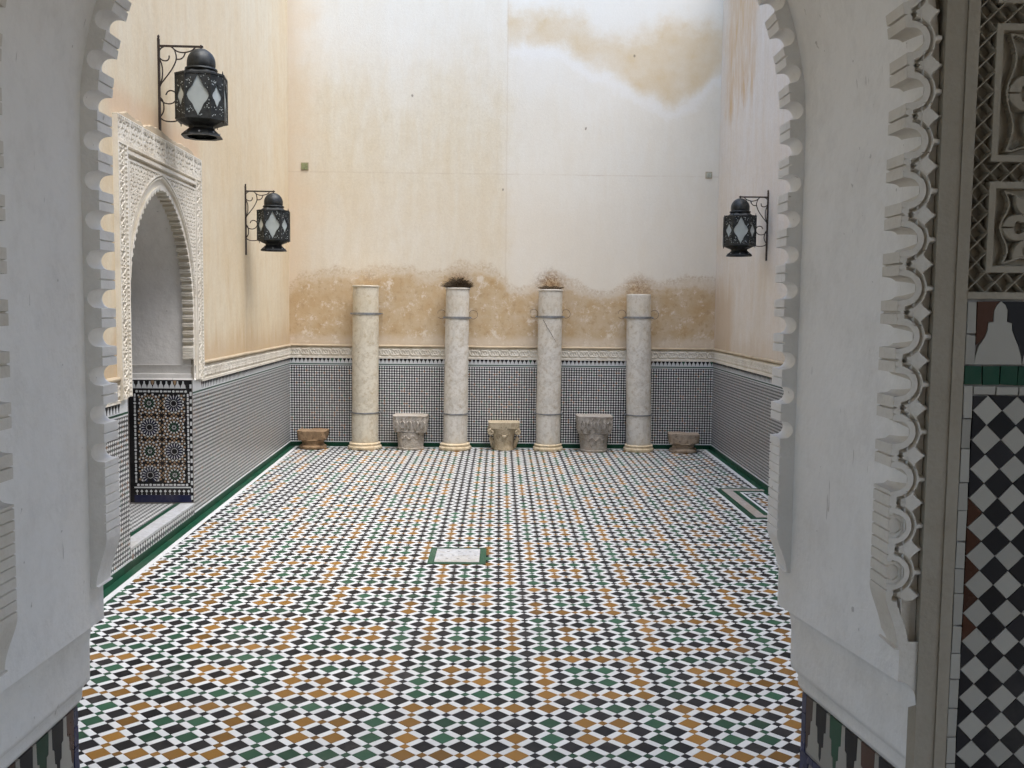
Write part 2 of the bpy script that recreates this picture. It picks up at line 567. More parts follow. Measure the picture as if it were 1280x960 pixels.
PITCH = 0.1364                       # diagonal from one coloured square to the next in its row
p_ = PITCH / math.sqrt(2)            # grid step along the tile edges
A_ = p_ * 0.695                      # side of the large squares
B_ = p_ - A_                         # width of the white bars and side of the small squares
GAP = 0.0011
X0T, Y0T = -0.13 + PITCH / 2, 3.32   # a coloured square right of a block centre
EDGE = 0.105                          # green and white border along the walls

FRAME = (1.945, 7.25, 8.60)          # inlaid marble frame by the right wall: left x, near y, far y
PLATE = (-0.445, -0.075, 5.90, 6.315)  # marble plate with its green border


def tile_unit(w, h, name, mat):
    mb = MB()
    a, b, t = w / 2 - GAP / 2, h / 2 - GAP / 2, 0.0006
    v = [(-a, -b, -0.006), (a, -b, -0.006), (a, b, -0.006), (-a, b, -0.006),
         (-a, -b, -t), (a, -b, -t), (a, b, -t), (-a, b, -t),
         (-a + t, -b + t, 0), (a - t, -b + t, 0), (a - t, b - t, 0), (-a + t, b - t, 0)]
    f = [(8, 9, 10, 11)]
    for i in range(4):
        k = (i + 1) % 4
        f += [(i, k, 4 + k, 4 + i), (4 + i, 4 + k, 8 + k, 8 + i)]
    mb.add(v, f)
    return mb.mesh(name, mat)


MATS4 = [T_WHITE, T_BLACK, T_GREEN, T_AMBER]
unit = {}
for k, nm in ((1, 'black'), (2, 'green'), (3, 'amber')):
    unit['big', k] = tile_unit(A_, A_, 'large_tile_' + nm, MATS4[k])
unit['bar_u', 0] = tile_unit(B_, A_, 'bar_tile_u', T_WHITE)
unit['bar_v', 0] = tile_unit(A_, B_, 'bar_tile_v', T_WHITE)


def xy_of(u, v):                      # u, v: grid indices along the two diagonals
    return X0T + (u + v) * PITCH / 2, Y0T + (u - v) * PITCH / 2


def uv_color(u, v):
    """colour of the large square at integer grid indices"""
    if (u - v) % 2: return 1
    i, j = (u + v) // 2, (u - v) // 2
    i, j = i + 2, j                   # block phase
    bx, by = i // 4, j // 4
    ring = i % 4 in (0, 3) or j % 4 in (0, 3)
    a = (bx + by) % 2
    r = random.random()
    if r < 0.035: return random.choice((1, 2, 3))
    if (i * 7 + bx * 5) % 23 == 0 and j > 30: return 1
    return (3 if ring else 2) if a == 0 else (2 if ring else 3)


cols = {}
N = 90
for u in range(-40, 120):
    for v in range(-90, 70):
        x, y = xy_of(u, v)
        if -2.7 < x < 2.8 and YN - 0.2 < y < YB + 0.1:
            cols[u, v] = uv_color(u, v)


def inside(x, y, m=0.0):
    if not (xl(y) + EDGE - m - 0.02 < x < xr(y) - EDGE + m + 0.02 and YN + 0.25 < y < YB - 0.04): return False
    if PLATE[0] + 0.02 < x < PLATE[1] - 0.02 and PLATE[2] + 0.02 < y < PLATE[3] - 0.02: return False
    fx, fy0, fy1 = FRAME
    if fx + 0.02 < x and fy0 + 0.02 < y < fy1 - 0.02 and not (x > fx + 0.22 and fy0 + 0.23 < y < fy1 - 0.23): return False
    return True


pieces = []                           # (kind, material, x, y, w, h)
for (u, v), c in cols.items():
    x, y = xy_of(u, v)
    if inside(x, y): pieces.append(('big', c, x, y, A_, A_))
    if (u + 1, v) in cols:
        xx, yy = xy_of(u + 0.5, v)
        if inside(xx, yy): pieces.append(('bar_u', 0, xx, yy, B_, A_))
    if (u, v + 1) in cols:
        xx, yy = xy_of(u, v + 0.5)
        if inside(xx, yy): pieces.append(('bar_v', 0, xx, yy, A_, B_))
    q = [cols.get(k) for k in ((u, v), (u + 1, v), (u, v + 1), (u + 1, v + 1))]
    if None not in q:
        xx, yy = xy_of(u + 0.5, v + 0.5)
        a = (q[0], q[3]); b = (q[1], q[2])
        c4 = 1
        for pr in (a, b):
            if pr[0] == pr[1] and pr[0] != 1: c4 = pr[0]
        if inside(xx, yy): pieces.append(('small', c4, xx, yy, B_, B_))


def in_view(x, y):
    # seen through the gateway opening in the photograph
    s = 1190.0 / (y + 0.12)
    px, py = 625 + x * s, 388 + 1.6 * s
    return 85 < px < 1010 and py < 985


vis = [p for p in pieces if in_view(p[2], p[3])]
big_near = sorted([p for p in vis if p[0] == 'big'], key=lambda p: p[3])[:300]
bar_near = sorted([p for p in vis if p[0] in ('bar_u', 'bar_v')], key=lambda p: p[3])[:300]
single = set(id(p) for p in big_near + bar_near)
RZ = math.pi / 4
for p in big_near:
    link('floor_tile', unit['big', p[1]], floor, (p[2], p[3], random.uniform(-0.0006, 0.0006)), RZ + random.gauss(0, 0.008))
for p in bar_near:
    link('white_floor_tile', unit[p[0], 0], floor, (p[2], p[3], random.uniform(-0.0006, 0.0006)), RZ + random.gauss(0, 0.008))

rest = [p for p in pieces if id(p) not in single]
nn = len(rest)
arr = np.array([[p[2], p[3], p[4], p[5], p[1]] for p in rest])
ca, sa = math.cos(RZ), math.sin(RZ)
hw, hh = arr[:, 2] / 2 - GAP / 2, arr[:, 3] / 2 - GAP / 2
zz = rng.uniform(-0.0006, 0.0006, nn)
jx, jy = rng.normal(0, 0.0004, nn), rng.normal(0, 0.0004, nn)
V = np.zeros((nn, 8, 3))
for k, (sx, sy) in enumerate(((-1, -1), (1, -1), (1, 1), (-1, 1))):
    lx, ly = sx * hw + jx, sy * hh + jy
    V[:, k, 0] = V[:, k + 4, 0] = arr[:, 0] + lx * ca - ly * sa
    V[:, k, 1] = V[:, k + 4, 1] = arr[:, 1] + lx * sa + ly * ca
    V[:, k, 2] = -0.006
    V[:, k + 4, 2] = zz
FQ = np.array([[4, 5, 6, 7], [0, 1, 5, 4], [1, 2, 6, 5], [2, 3, 7, 6], [3, 0, 4, 7]])
F = (np.arange(nn)[:, None, None] * 8 + FQ[None]).reshape(-1, 4)
me = bpy.data.meshes.new('floor_tile_field')
me.from_pydata(V.reshape(-1, 3).tolist(), [], F.tolist())
for mt in MATS4: me.materials.append(mt)
me.polygons.foreach_set('material_index', np.repeat(arr[:, 4].astype(int), 5).tolist())
at = me.attributes.new('rnd', 'FLOAT', 'FACE')
at.data.foreach_set('value', np.repeat(rng.random(nn), 5).tolist())
o = link('floor_tile_field', me, floor)
o['kind'] = 'stuff'


def strip(mb, pts_in, pts_out, z0, z1, mi=0):
    """a flat border strip between two polylines"""
    n = len(pts_in)
    v = [(x, y, z1) for x, y in pts_in] + [(x, y, z1) for x, y in pts_out] + [(x, y, z0) for x, y in pts_in]
    f = [(i, i + 1, n + i + 1, n + i) for i in range(n - 1)] + [(i, i + 1, 2 * n + i + 1, 2 * n + i) for i in range(n - 1)]
    mb.add(v, f, mi)


def off(d):
    return [(xl(YF + 0.02) + d, YF + 0.02), (xl(YB) + d, YB - d * 0.35), (xr(YB) - d, YB - d * 0.35), (xr(YF + 0.02) - d, YF + 0.02)]


mb = MB(); strip(mb, off(0.070), off(0.0), -0.006, 0.003); mb.build('green_border', T_BAND, floor)
mb = MB(); strip(mb, off(0.105), off(0.070), -0.006, 0.002); mb.build('white_border', T_WHITE, floor)

# green floor skirting is on the walls; two marble inlays in the floor
pl = empty('marble_floor_plate', ((PLATE[0] + PLATE[1]) / 2, (PLATE[2] + PLATE[3]) / 2, 0), 0,
           'small white marble plate bordered in green in the middle of the tiled floor', 'floor plate')
w, h = (PLATE[1] - PLATE[0]) / 2, (PLATE[3] - PLATE[2]) / 2
mb = MB(); mb.box(-w + 0.042, w - 0.042, -h + 0.042, h - 0.042, -0.01, 0.006)
mb.build('plate', MARBLE, pl)
for x0, x1, y0, y1 in ((-w, w, -h, -h + 0.04), (-w, w, h - 0.04, h), (-w, -w + 0.04, -h + 0.041, h - 0.041), (w - 0.04, w, -h + 0.041, h - 0.041)):
    mb = MB(); mb.box(x0, x1, y0, y1, -0.01, 0.0045); mb.build('border_tile', T_GREEN, pl)
for k in range(7):                                       # drain slits
    for r_ in (-1, 0, 1):
        mb = MB()
        a = 0.02 + 0.0 * k
        mb.box(-0.11 + k * 0.036, -0.11 + k * 0.036 + 0.016, r_ * 0.09 - 0.0035, r_ * 0.09 + 0.0035, 0.0045, 0.0064)
        if (k + r_) % 2 == 0: mb.build('drain_slit', METAL, pl)

fr = empty('marble_floor_inlay', (2.2, 7.92, 0), 0, 'marble and green tile frame let into the floor beside the right wall', 'floor inlay')
fx, fy0, fy1 = FRAME


def u_band(d0, d1, z):
    m_ = MB()
    e = 2.40
    m_.box(fx + d0, fx + d1, fy0 + d0, fy1 - d0, -0.01, z)
    m_.box(fx + d1, e, fy0 + d0, fy0 + d1, -0.01, z)
    m_.box(fx + d1, e, fy1 - d1, fy1 - d0, -0.01, z)
    return m_


for nm, d0, d1, mt, z in (('white_edge', 0, .022, T_WHITE, .003), ('green_band', .022, .078, T_BAND, .004), ('marble_band', .079, .16, marble_mat('weathered_marble', (0.40, 0.36, 0.33), (0.24, 0.21, 0.18), (0.22, 0.17, 0.13)), .006),
                          ('green_band', .161, .212, T_BAND, .004), ('white_edge', .212, .236, T_WHITE, .003)):
    u_band(d0, d1, z).build(nm, mt, fr, world=True)

# ------------------------------------------------------------------ relief patterns
def tri(x): return np.abs((x % 1.0) - 0.5) * 2


def arabesque(u, v, p):
    """interlaced leaf work, 0 in the cut hollows and 1 on the surface"""
    a, b = u / p * 2 * np.pi, v / p * 2 * np.pi
    f = np.cos(a) * np.cos(b) + 0.55 * np.cos(2 * a + 0.7 * np.sin(b)) * np.cos(b * 0.5) + 0.6 * np.cos(a + b + np.sin(a * 0.5)) - 0.35 * np.cos(2 * b)
    return 1 / (1 + np.exp(-(np.abs(f) - 0.36) * 14))


def chain(u, v, p, hgt):
    """band ornament: knots and studs along u, v from 0 to hgt"""
    a = u / p
    w = v / hgt
    r = np.hypot(((a % 1) - 0.5) * p, (w - 0.5) * hgt)
    ring = np.exp(-((r - 0.27 * hgt) / (0.07 * hgt)) ** 2)
    s1 = np.exp(-((w - 0.5 - 0.3 * np.sin(2 * np.pi * a)) / 0.085) ** 2)
    s2 = np.exp(-((w - 0.5 + 0.3 * np.sin(2 * np.pi * a)) / 0.085) ** 2)
    dots = np.exp(-(np.hypot((((a + 0.25) * 2 % 1) - 0.5) * p / 2, (w - 0.5) * hgt) / (0.10 * hgt)) ** 2)
    edge = np.clip(1 - np.minimum(w, 1 - w) / 0.06, 0, 1)
    return np.clip(np.maximum.reduce([ring, s1, s2, dots, edge * 1.2]), 0, 1)


def relief(us, vs, hfun, fn, mask=None):
    """height field; fn(u, v, h) -> point"""
    U, Vv = np.meshgrid(us, vs, indexing='ij')
    Hh = hfun(U, Vv)
    P = np.stack(fn(U, Vv, Hh), -1)
    mb_ = MB()
    a, b = len(us), len(vs)
    idx = np.arange(a * b).reshape(a, b)
    Fq = np.stack([idx[:-1, :-1], idx[1:, :-1], idx[1:, 1:], idx[:-1, 1:]], -1).reshape(-1, 4)
    if mask is not None:
        uc, vc = np.meshgrid((us[:-1] + us[1:]) / 2, (vs[:-1] + vs[1:]) / 2, indexing='ij')
        Fq = Fq[mask(uc, vc).reshape(-1)]
        used = np.unique(Fq)
        remap = -np.ones(a * b, int); remap[used] = np.arange(len(used))
        mb_.v = P.reshape(-1, 3)[used].tolist(); mb_.f = remap[Fq].tolist()
    else:
        mb_.v = P.reshape(-1, 3).tolist(); mb_.f = Fq.tolist()
    mb_.m = [0] * len(mb_.f)
    return mb_


# ------------------------------------------------------------------ courtyard walls (local frame: x along the wall, y out of it, z up)
DZ0, DZ1 = 0.062, 0.945               # tile field
Z_GL, Z_ME, Z_CB, Z_CT = 0.962, 0.980, 1.030, 1.178


def dress(wall, u0, u1, pitch_m=0.0465):
    """dado, frieze, cornice and skirting between u0 and u1"""
    mb = MB(); mb.add([(u0, 0.006, DZ0), (u1, 0.006, DZ0), (u1, 0.006, DZ1), (u0, 0.006, DZ1)], [(0, 1, 2, 3)])
    mb.build('tile_dado', DADO, wall)
    mb = MB(); mb.box(u0, u1, -0.02, 0.012, 0, 0.052); mb.build('green_skirting', T_BAND, wall)
    mb = MB(); mb.box(u0, u1, -0.02, 0.010, 0.052, DZ0); mb.build('white_skirting_line', T_WHITE, wall)
    mb = MB(); mb.box(u0, u1, -0.02, 0.008, DZ1 + 0.011, Z_GL + 0.006); mb.build('green_line', T_BAND, wall)
    mb = MB(); mb.box(u0, u1, -0.02, 0.007, DZ1, DZ1 + 0.011); mb.box(u0, u1, -0.02, 0.007, Z_GL + 0.006, Z_CB)
    mb.build('white_tile_strip', T_WHITE, wall)
    mb = MB()
    n = int((u1 - u0) / pitch_m)
    for k in range(n):
        c = u0 + (k + 0.5) * (u1 - u0) / n
        hw_ = pitch_m * 0.40
        zt, zb = Z_CB - 0.002, Z_ME - 0.004
        poly = [(c - hw_, zt), (c + hw_, zt), (c + hw_ * 0.75, zt - 0.018), (c + hw_ * 0.4, zt - 0.022), (c, zb), (c - hw_ * 0.4, zt - 0.022), (c - hw_ * 0.75, zt - 0.018)]
        mb.prism(poly, lambda a, b, d: (a, d, b), 0.0095, 0.0, 2 if random.random() < 0.06 else (1 if random.random() < 0.1 else 0))
    mb.build('merlon_frieze', [T_BLACK, T_GREEN, T_BROWN], wall, kind='stuff')
    mb = MB(); mb.box(u0, u1, -0.02, 0.016, Z_CB, Z_CB + 0.018); mb.build('cornice_fillet', STUCCO, wall)
    z0, z1 = Z_CB + 0.018, Z_CT - 0.022
    us = np.arange(u0, u1 + 1e-6, (u1 - u0) / max(2, int((u1 - u0) / 0.0065)))
    vs = np.linspace(z0, z1, 22)
    mb = relief(us, vs, lambda U, W: chain(U, W - z0, 0.115, z1 - z0) * 0.016 + arabesque(U, W, 0.040) * 0.006 - 0.006,
                lambda U, W, Hh: (U, 0.004 + Hh, W))
    mb.build('carved_cornice', STUCCO, wall, smooth=True, fix=False)
    mb = MB()
    prof = [(-0.02, Z_CT - 0.022), (0.012, Z_CT - 0.022), (0.020, Z_CT - 0.014), (0.022, Z_CT - 0.004), (0.018, Z_CT + 0.002), (0.006, Z_CT + 0.008), (-0.02, Z_CT + 0.016)]
    ns = max(2, int((u1 - u0) / 0.12))
    P = [[(uu, a + (0.004 * mnoise.noise((uu * 5, a * 40, 3)) if 0 < k < 6 else 0), b + 0.004 * mnoise.noise((uu * 4, b * 9, 7))) for k, (a, b) in enumerate(prof)] for uu in np.linspace(u0, u1, ns)]
    mb.grid(P); mb.build('plaster_ledge', P_LEDGE, wall, smooth=True)


P_LEDGE = stucco_mat('stained_ledge_plaster', (0.44, 0.36, 0.25), (0.24, 0.175, 0.11))


def wall_quads(mb, rects):
    for (a, b, c, d) in rects:
        nu, nv = max(1, int((b - a) / 0.5)), max(1, int((d - c) / 0.5))
        P = [[(uu, 0.0, vv) for vv in np.linspace(c, d, nv + 1)] for uu in np.linspace(a, b, nu + 1)]
        mb.grid(P)


def wall_solid(name, mat, wall, rects, thick=0.5, top=WALL_TOP):
    mb = MB(); wall_quads(mb, rects)
    u0 = min(r_[0] for r_ in rects); u1 = max(r_[1] for r_ in rects)
    mb.add([(u0, 0, top), (u1, 0, top), (u1, -thick, top), (u0, -thick, top)], [(0, 1, 2, 3)])
    return mb.build(name, mat, wall, fix=False)


# back wall: local x = -X
wb = empty('courtyard_wall', (0, YB, 0), math.pi, 'tall stained back wall behind the four columns, with tiled dado', 'wall')
wall_solid('plaster', P_BACK, wb, [(-2.55, 2.5, 0, WALL_TOP)])
dress(wb, -xr(YB) + 0.002, -xl(YB) - 0.002)
for (x, z, hs, nm) in ((-2.243, 3.214, 0.036, 'square green glass plate near the left corner'), (2.381, 3.173, 0.030, 'square grey glass plate near the right corner')):
    mb = MB(); mb.box(-x - hs, -x + hs, -0.01, 0.012, z - hs, z + hs)
    q = mb.build('inset_plate', plain('plate_' + ('a' if x < 0 else 'b'), (0.24, 0.25, 0.12) if x < 0 else (0.34, 0.34, 0.27), 0.4, 0.3, 40), wb)
    q['label'] = nm
    mb = MB(); e = 0.008
    for bx in ((-x - hs - e, -x - hs, z - hs - e, z + hs + e), (-x + hs, -x + hs + e, z - hs - e, z + hs + e), (-x - hs, -x + hs, z - hs - e, z - hs), (-x - hs, -x + hs, z + hs, z + hs + e)):
        mb.box(bx[0], bx[1], -0.01, 0.005, bx[2], bx[3])
    mb.build('plate_surround', P_LEDGE, q)

# left wall: local x runs from the back corner towards the viewer, y into the court
wl = empty('courtyard_wall', (XL0, YB, 0), math.atan2(-1, KL), 'warm cream left wall pierced by the carved doorway, two lanterns on it', 'wall')
D0, D1, DTOP = 3.94, 5.31, 2.46       # doorway opening
LEN_L = (YB - YF) * math.hypot(1, KL)
wall_solid('plaster', P_LEFT, wl, [(-0.05, D0, 0, WALL_TOP), (D1, LEN_L, 0, WALL_TOP), (D0, D1, DTOP, WALL_TOP)])
dress(wl, 0.002, 3.72)
dress(wl, 5.44, LEN_L)
# tile beside the door, below the stucco frame
for a, b in ((3.72, D0), (D1, 5.44)):
    mb = MB(); mb.add([(a, 0.0055, DZ0), (b, 0.0055, DZ0), (b, 0.0055, DZ1), (a, 0.0055, DZ1)], [(0, 1, 2, 3)]); mb.build('tile_dado', DADO, wl)
    mb = MB(); mb.box(a, b, -0.02, 0.0115, 0, 0.052); mb.build('green_skirting', T_BAND, wl)
    mb = MB(); mb.box(a, b, -0.02, 0.0095, 0.052, DZ0); mb.build('white_skirting_line', T_WHITE, wl)
    mb = MB(); mb.box(a, b, -0.02, 0.0075, DZ1 + 0.011, Z_GL + 0.006); mb.build('green_line', T_BAND, wl)
    mb = MB(); mb.box(a, b, -0.02, 0.0065, DZ1, DZ1 + 0.011); mb.box(a, b, -0.02, 0.0065, Z_GL + 0.006, 1.065); mb.build('white_tile_strip', T_WHITE, wl)

# right wall: local x runs away from the viewer, 0 at the back corner
wr = empty('courtyard_wall', (XR0, YB, 0), math.atan2(1, KR), 'pale pink right wall with tan streaks and one lantern', 'wall')
LEN_R = (YB - YF) * math.hypot(1, KR)
wall_solid('plaster', P_RIGHT, wr, [(-LEN_R, 0.05, 0, WALL_TOP)])
dress(wr, -LEN_R, -0.002)


# ------------------------------------------------------------------ scalloped rims
class Path:
    def __init__(self, pts, outward):
        self.p = np.array(pts, float)
        d = np.hypot(*np.diff(self.p, axis=0).T)
        self.s = np.concatenate([[0], np.cumsum(d)])
        t = np.gradient(self.p, self.s, axis=0)
        t /= np.hypot(t[:, 0], t[:, 1])[:, None]
        self.n = np.stack([t[:, 1], -t[:, 0]], -1) * outward
        self.L = self.s[-1]

    def at(self, s, q):
        s = np.asarray(s, float)
        x = np.interp(s, self.s, self.p[:, 0]) + np.interp(s, self.s, self.n[:, 0]) * q
        z = np.interp(s, self.s, self.p[:, 1]) + np.interp(s, self.s, self.n[:, 1]) * q
        return x, z


def rim_q(s, notches, rad, qc, s_pend, s_solid, h0, groove=0.022, gw=0.0016, teeth=None):
    """distance from the tip line to the rim's edge at s: 0 on the tooth tips, up to h0 in the notches"""
    q = np.zeros_like(s)
    for c in notches:
        d = np.abs(s - c)
        k = d < rad
        q[k] = np.maximum(q[k], qc + np.sqrt(rad ** 2 - d[k] ** 2))
    for c in (teeth if teeth is not None else []):
        q[np.abs(s - c) < gw] = 0.006
    if s_solid is not None:
        g = s_solid - 0.004
        while g > s_pend:
            q[np.abs(s - g) < gw * 0.8] = 0.004
            g -= groove
        k = s < s_pend
        t = np.clip((s_pend - s[k]) / max(s_pend, 1e-6), 0, 1)
        q[k] = h0 * 0.75 * (t * t * (3 - 2 * t)) ** 0.8
        q[s < 0.004] = h0 * 0.6
    return np.minimum(q, h0)


def rim(mb, path, s, q, qb, d0, d1, fn, front=True):
    x0, z0 = path.at(s, q)
    x1, z1 = path.at(s, np.full_like(q, qb))
    n = len(s)
    rows = []
    A = [fn(a, b, d0) for a, b in zip(x0, z0)]
    B = [fn(a, b, d1) for a, b in zip(x0, z0)]
    C = [fn(a, b, d0) for a, b in zip(x1, z1)]
    Dd = [fn(a, b, d1) for a, b in zip(x1, z1)]
    v = A + B + C + Dd
    f = []
    for i in range(n - 1):
        f.append((i, i + 1, n + i + 1, n + i))
        if front: f.append((2 * n + i, 2 * n + i + 1, i + 1, i))
        f.append((n + i, n + i + 1, 3 * n + i + 1, 3 * n + i))
    f.append((0, n, 3 * n, 2 * n))
    mb.add(v, f)


# ------------------------------------------------------------------ gateway
gate = empty('arched_gateway', (-0.12, 2.0, 0), 0, 'white plaster gateway arch with scalloped rims framing the whole view', 'archway')
ZS_F, ZS_N = 2.03, 2.00
TIP_F = dict(xr=0.672, xl=-0.934)     # tooth tips, courtyard rim at y 2.25
TIP_N = dict(xr=0.711, xl=-0.908)     # tooth tips, hall rim at y 1.70
H0 = 0.036


def arch_pts(xr_, xl_, zs, zbr, zbl, n=64):
    c, r_ = (xr_ + xl_) / 2, (xr_ - xl_) / 2
    pts = [(xr_, z) for z in np.linspace(zbr, zs, 24)[:-1]]
    pts += [(c + r_ * math.cos(a), zs + r_ * math.sin(a)) for a in np.linspace(0, math.pi, n)]
    pts += [(xl_, z) for z in np.linspace(zs, zbl, 24)[1:]]
    return pts


# jamb below the arch: (outward offset, z relative to the arch foot), going down
FOOT = [(0, 0)] + [(0.034 * math.sin(t), -0.036 * (1 - math.cos(t))) for t in np.linspace(0.3, math.pi / 2, 6)] + \
       [(0.037, -0.060), (0.038, -0.150), (0.040, -0.160), (0.052, -0.172), (0.058, -0.180), (0.059, -0.205), (0.066, -0.214), (0.072, -0.222)]
IF = dict(xr=0.703, xl=-0.978, br=0.872, bl=0.826)     # plain soffit at the courtyard face
IN = dict(xr=0.741, xl=-0.948, br=0.925, bl=0.862)     # plain soffit at the hall face


def full_profile(d, zs):
    right = [(d['xr'] + a, d['br'] + b) for a, b in FOOT][::-1]
    left = [(d['xl'] - a, d['bl'] + b) for a, b in FOOT]
    jr, jl = right[0], left[-1]
    pts = [(jr[0] + 0.004, 0.0), (jr[0] + 0.004, jr[1])] + right[:-1] + arch_pts(d['xr'], d['xl'], zs, d['br'], d['bl']) + left[1:] + [(jl[0] - 0.004, jl[1]), (jl[0] - 0.004, 0.0)]
    return pts


PF, PN = full_profile(IF, ZS_F + 0.0), full_profile(IN, ZS_N)
mb = MB()
NY = 10
P = []
for (a, b), (c, d) in zip(PF, PN):
    P.append([(a + (c - a) * t, YF + (YN - YF) * t, b + (d - b) * t) for t in np.linspace(0, 1, NY)])
mb.grid(P)
mb.build('soffit', ARCH, gate, smooth='angle', world=True)


def outer_of(p, c, x0, x1, z1):
    x, z = p
    if z <= c[1]:
        return (x1, z) if x > c[0] else (x0, z)
    dx, dz = x - c[0], z - c[1]
    t = 1e9
    if dx > 1e-6: t = min(t, (x1 - c[0]) / dx)
    if dx < -1e-6: t = min(t, (x0 - c[0]) / dx)
    if dz > 1e-6: t = min(t, (z1 - c[1]) / dz)
    return (c[0] + dx * t, c[1] + dz * t)


def wall_face(prof, y, x0, x1, z1, zs):
    c = ((prof[0][0] + prof[-1][0]) / 2, zs)
    mb_ = MB()
    rows = []
    for p in prof:
        q = outer_of(p, c, x0, x1, z1)
        rows.append([(p[0], y, p[1]), (q[0], y, q[1])])
    mb_.grid(rows)
    # the two upper corners
    o = [r_[1] for r_ in rows]
    for i in range(len(o) - 1):
        if abs(o[i][0] - x1) < 1e-6 and abs(o[i + 1][2] - z1) < 1e-6 and o[i + 1][0] < x1 - 1e-6 and o[i][2] < z1 - 1e-6:
            mb_.add([o[i], (x1, y, z1), o[i + 1]], [(0, 1, 2)])
        if abs(o[i][2] - z1) < 1e-6 and abs(o[i + 1][0] - x0) < 1e-6 and o[i][0] > x0 + 1e-6 and o[i + 1][2] < z1 - 1e-6:
            mb_.add([o[i], (x0, y, z1), o[i + 1]], [(0, 1, 2)])
    return mb_


HALL_X0, HALL_X1, HALL_Y0, HALL_Z = -2.6, 2.6, -2.6, 3.5
wall_face(PF, YF, -2.6, 2.6, WALL_TOP, ZS_F).build('courtyard_face', P_OUTER, gate, world=True)
HALLP = plain('hall_plaster', (0.60, 0.55, 0.47), 0.85, 0.1, 2, 0.2, 0.25, 45)
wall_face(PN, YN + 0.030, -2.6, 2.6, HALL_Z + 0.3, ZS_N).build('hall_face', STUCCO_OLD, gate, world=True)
mb = MB(); mb.add([(-2.6, YF, WALL_TOP), (2.6, YF, WALL_TOP), (2.6, YN, WALL_TOP), (-2.6, YN, WALL_TOP)], [(0, 1, 2, 3)])
mb.build('wall_top', P_OUTER, gate, world=True)


mb = MB()
for xe, pts_ in ((0.7755, [p for p in PN[:60] if p[1] < 0.99 and p[0] < 0.7755] + [(IN['xr'], 1.0)]),):
    mb.grid([[(a, YN + 0.0015, b), (xe, YN + 0.0015, b)] for a, b in pts_])
mb.build('jamb_face', STUCCO_RIM, gate, world=True)


def tip_path(d, zs, side, pend):
    c, r_ = (d['xr'] + d['xl']) / 2, (d['xr'] - d['xl']) / 2
    if side == 'r':
        pts = [(d['xr'], z) for z in np.linspace(pend, zs, 30)[:-1]] + [(c + r_ * math.cos(a), zs + r_ * math.sin(a)) for a in np.linspace(0, math.pi / 2, 60)]
        return Path(pts, 1)
    pts = [(d['xl'], z) for z in np.linspace(pend, zs, 30)[:-1]] + [(c - r_ * math.cos(a), zs + r_ * math.sin(a)) for a in np.linspace(0, math.pi / 2, 60)]
    return Path(pts, -1)


def samples(L, step=0.0016):
    return np.linspace(0, L, int(L / step))


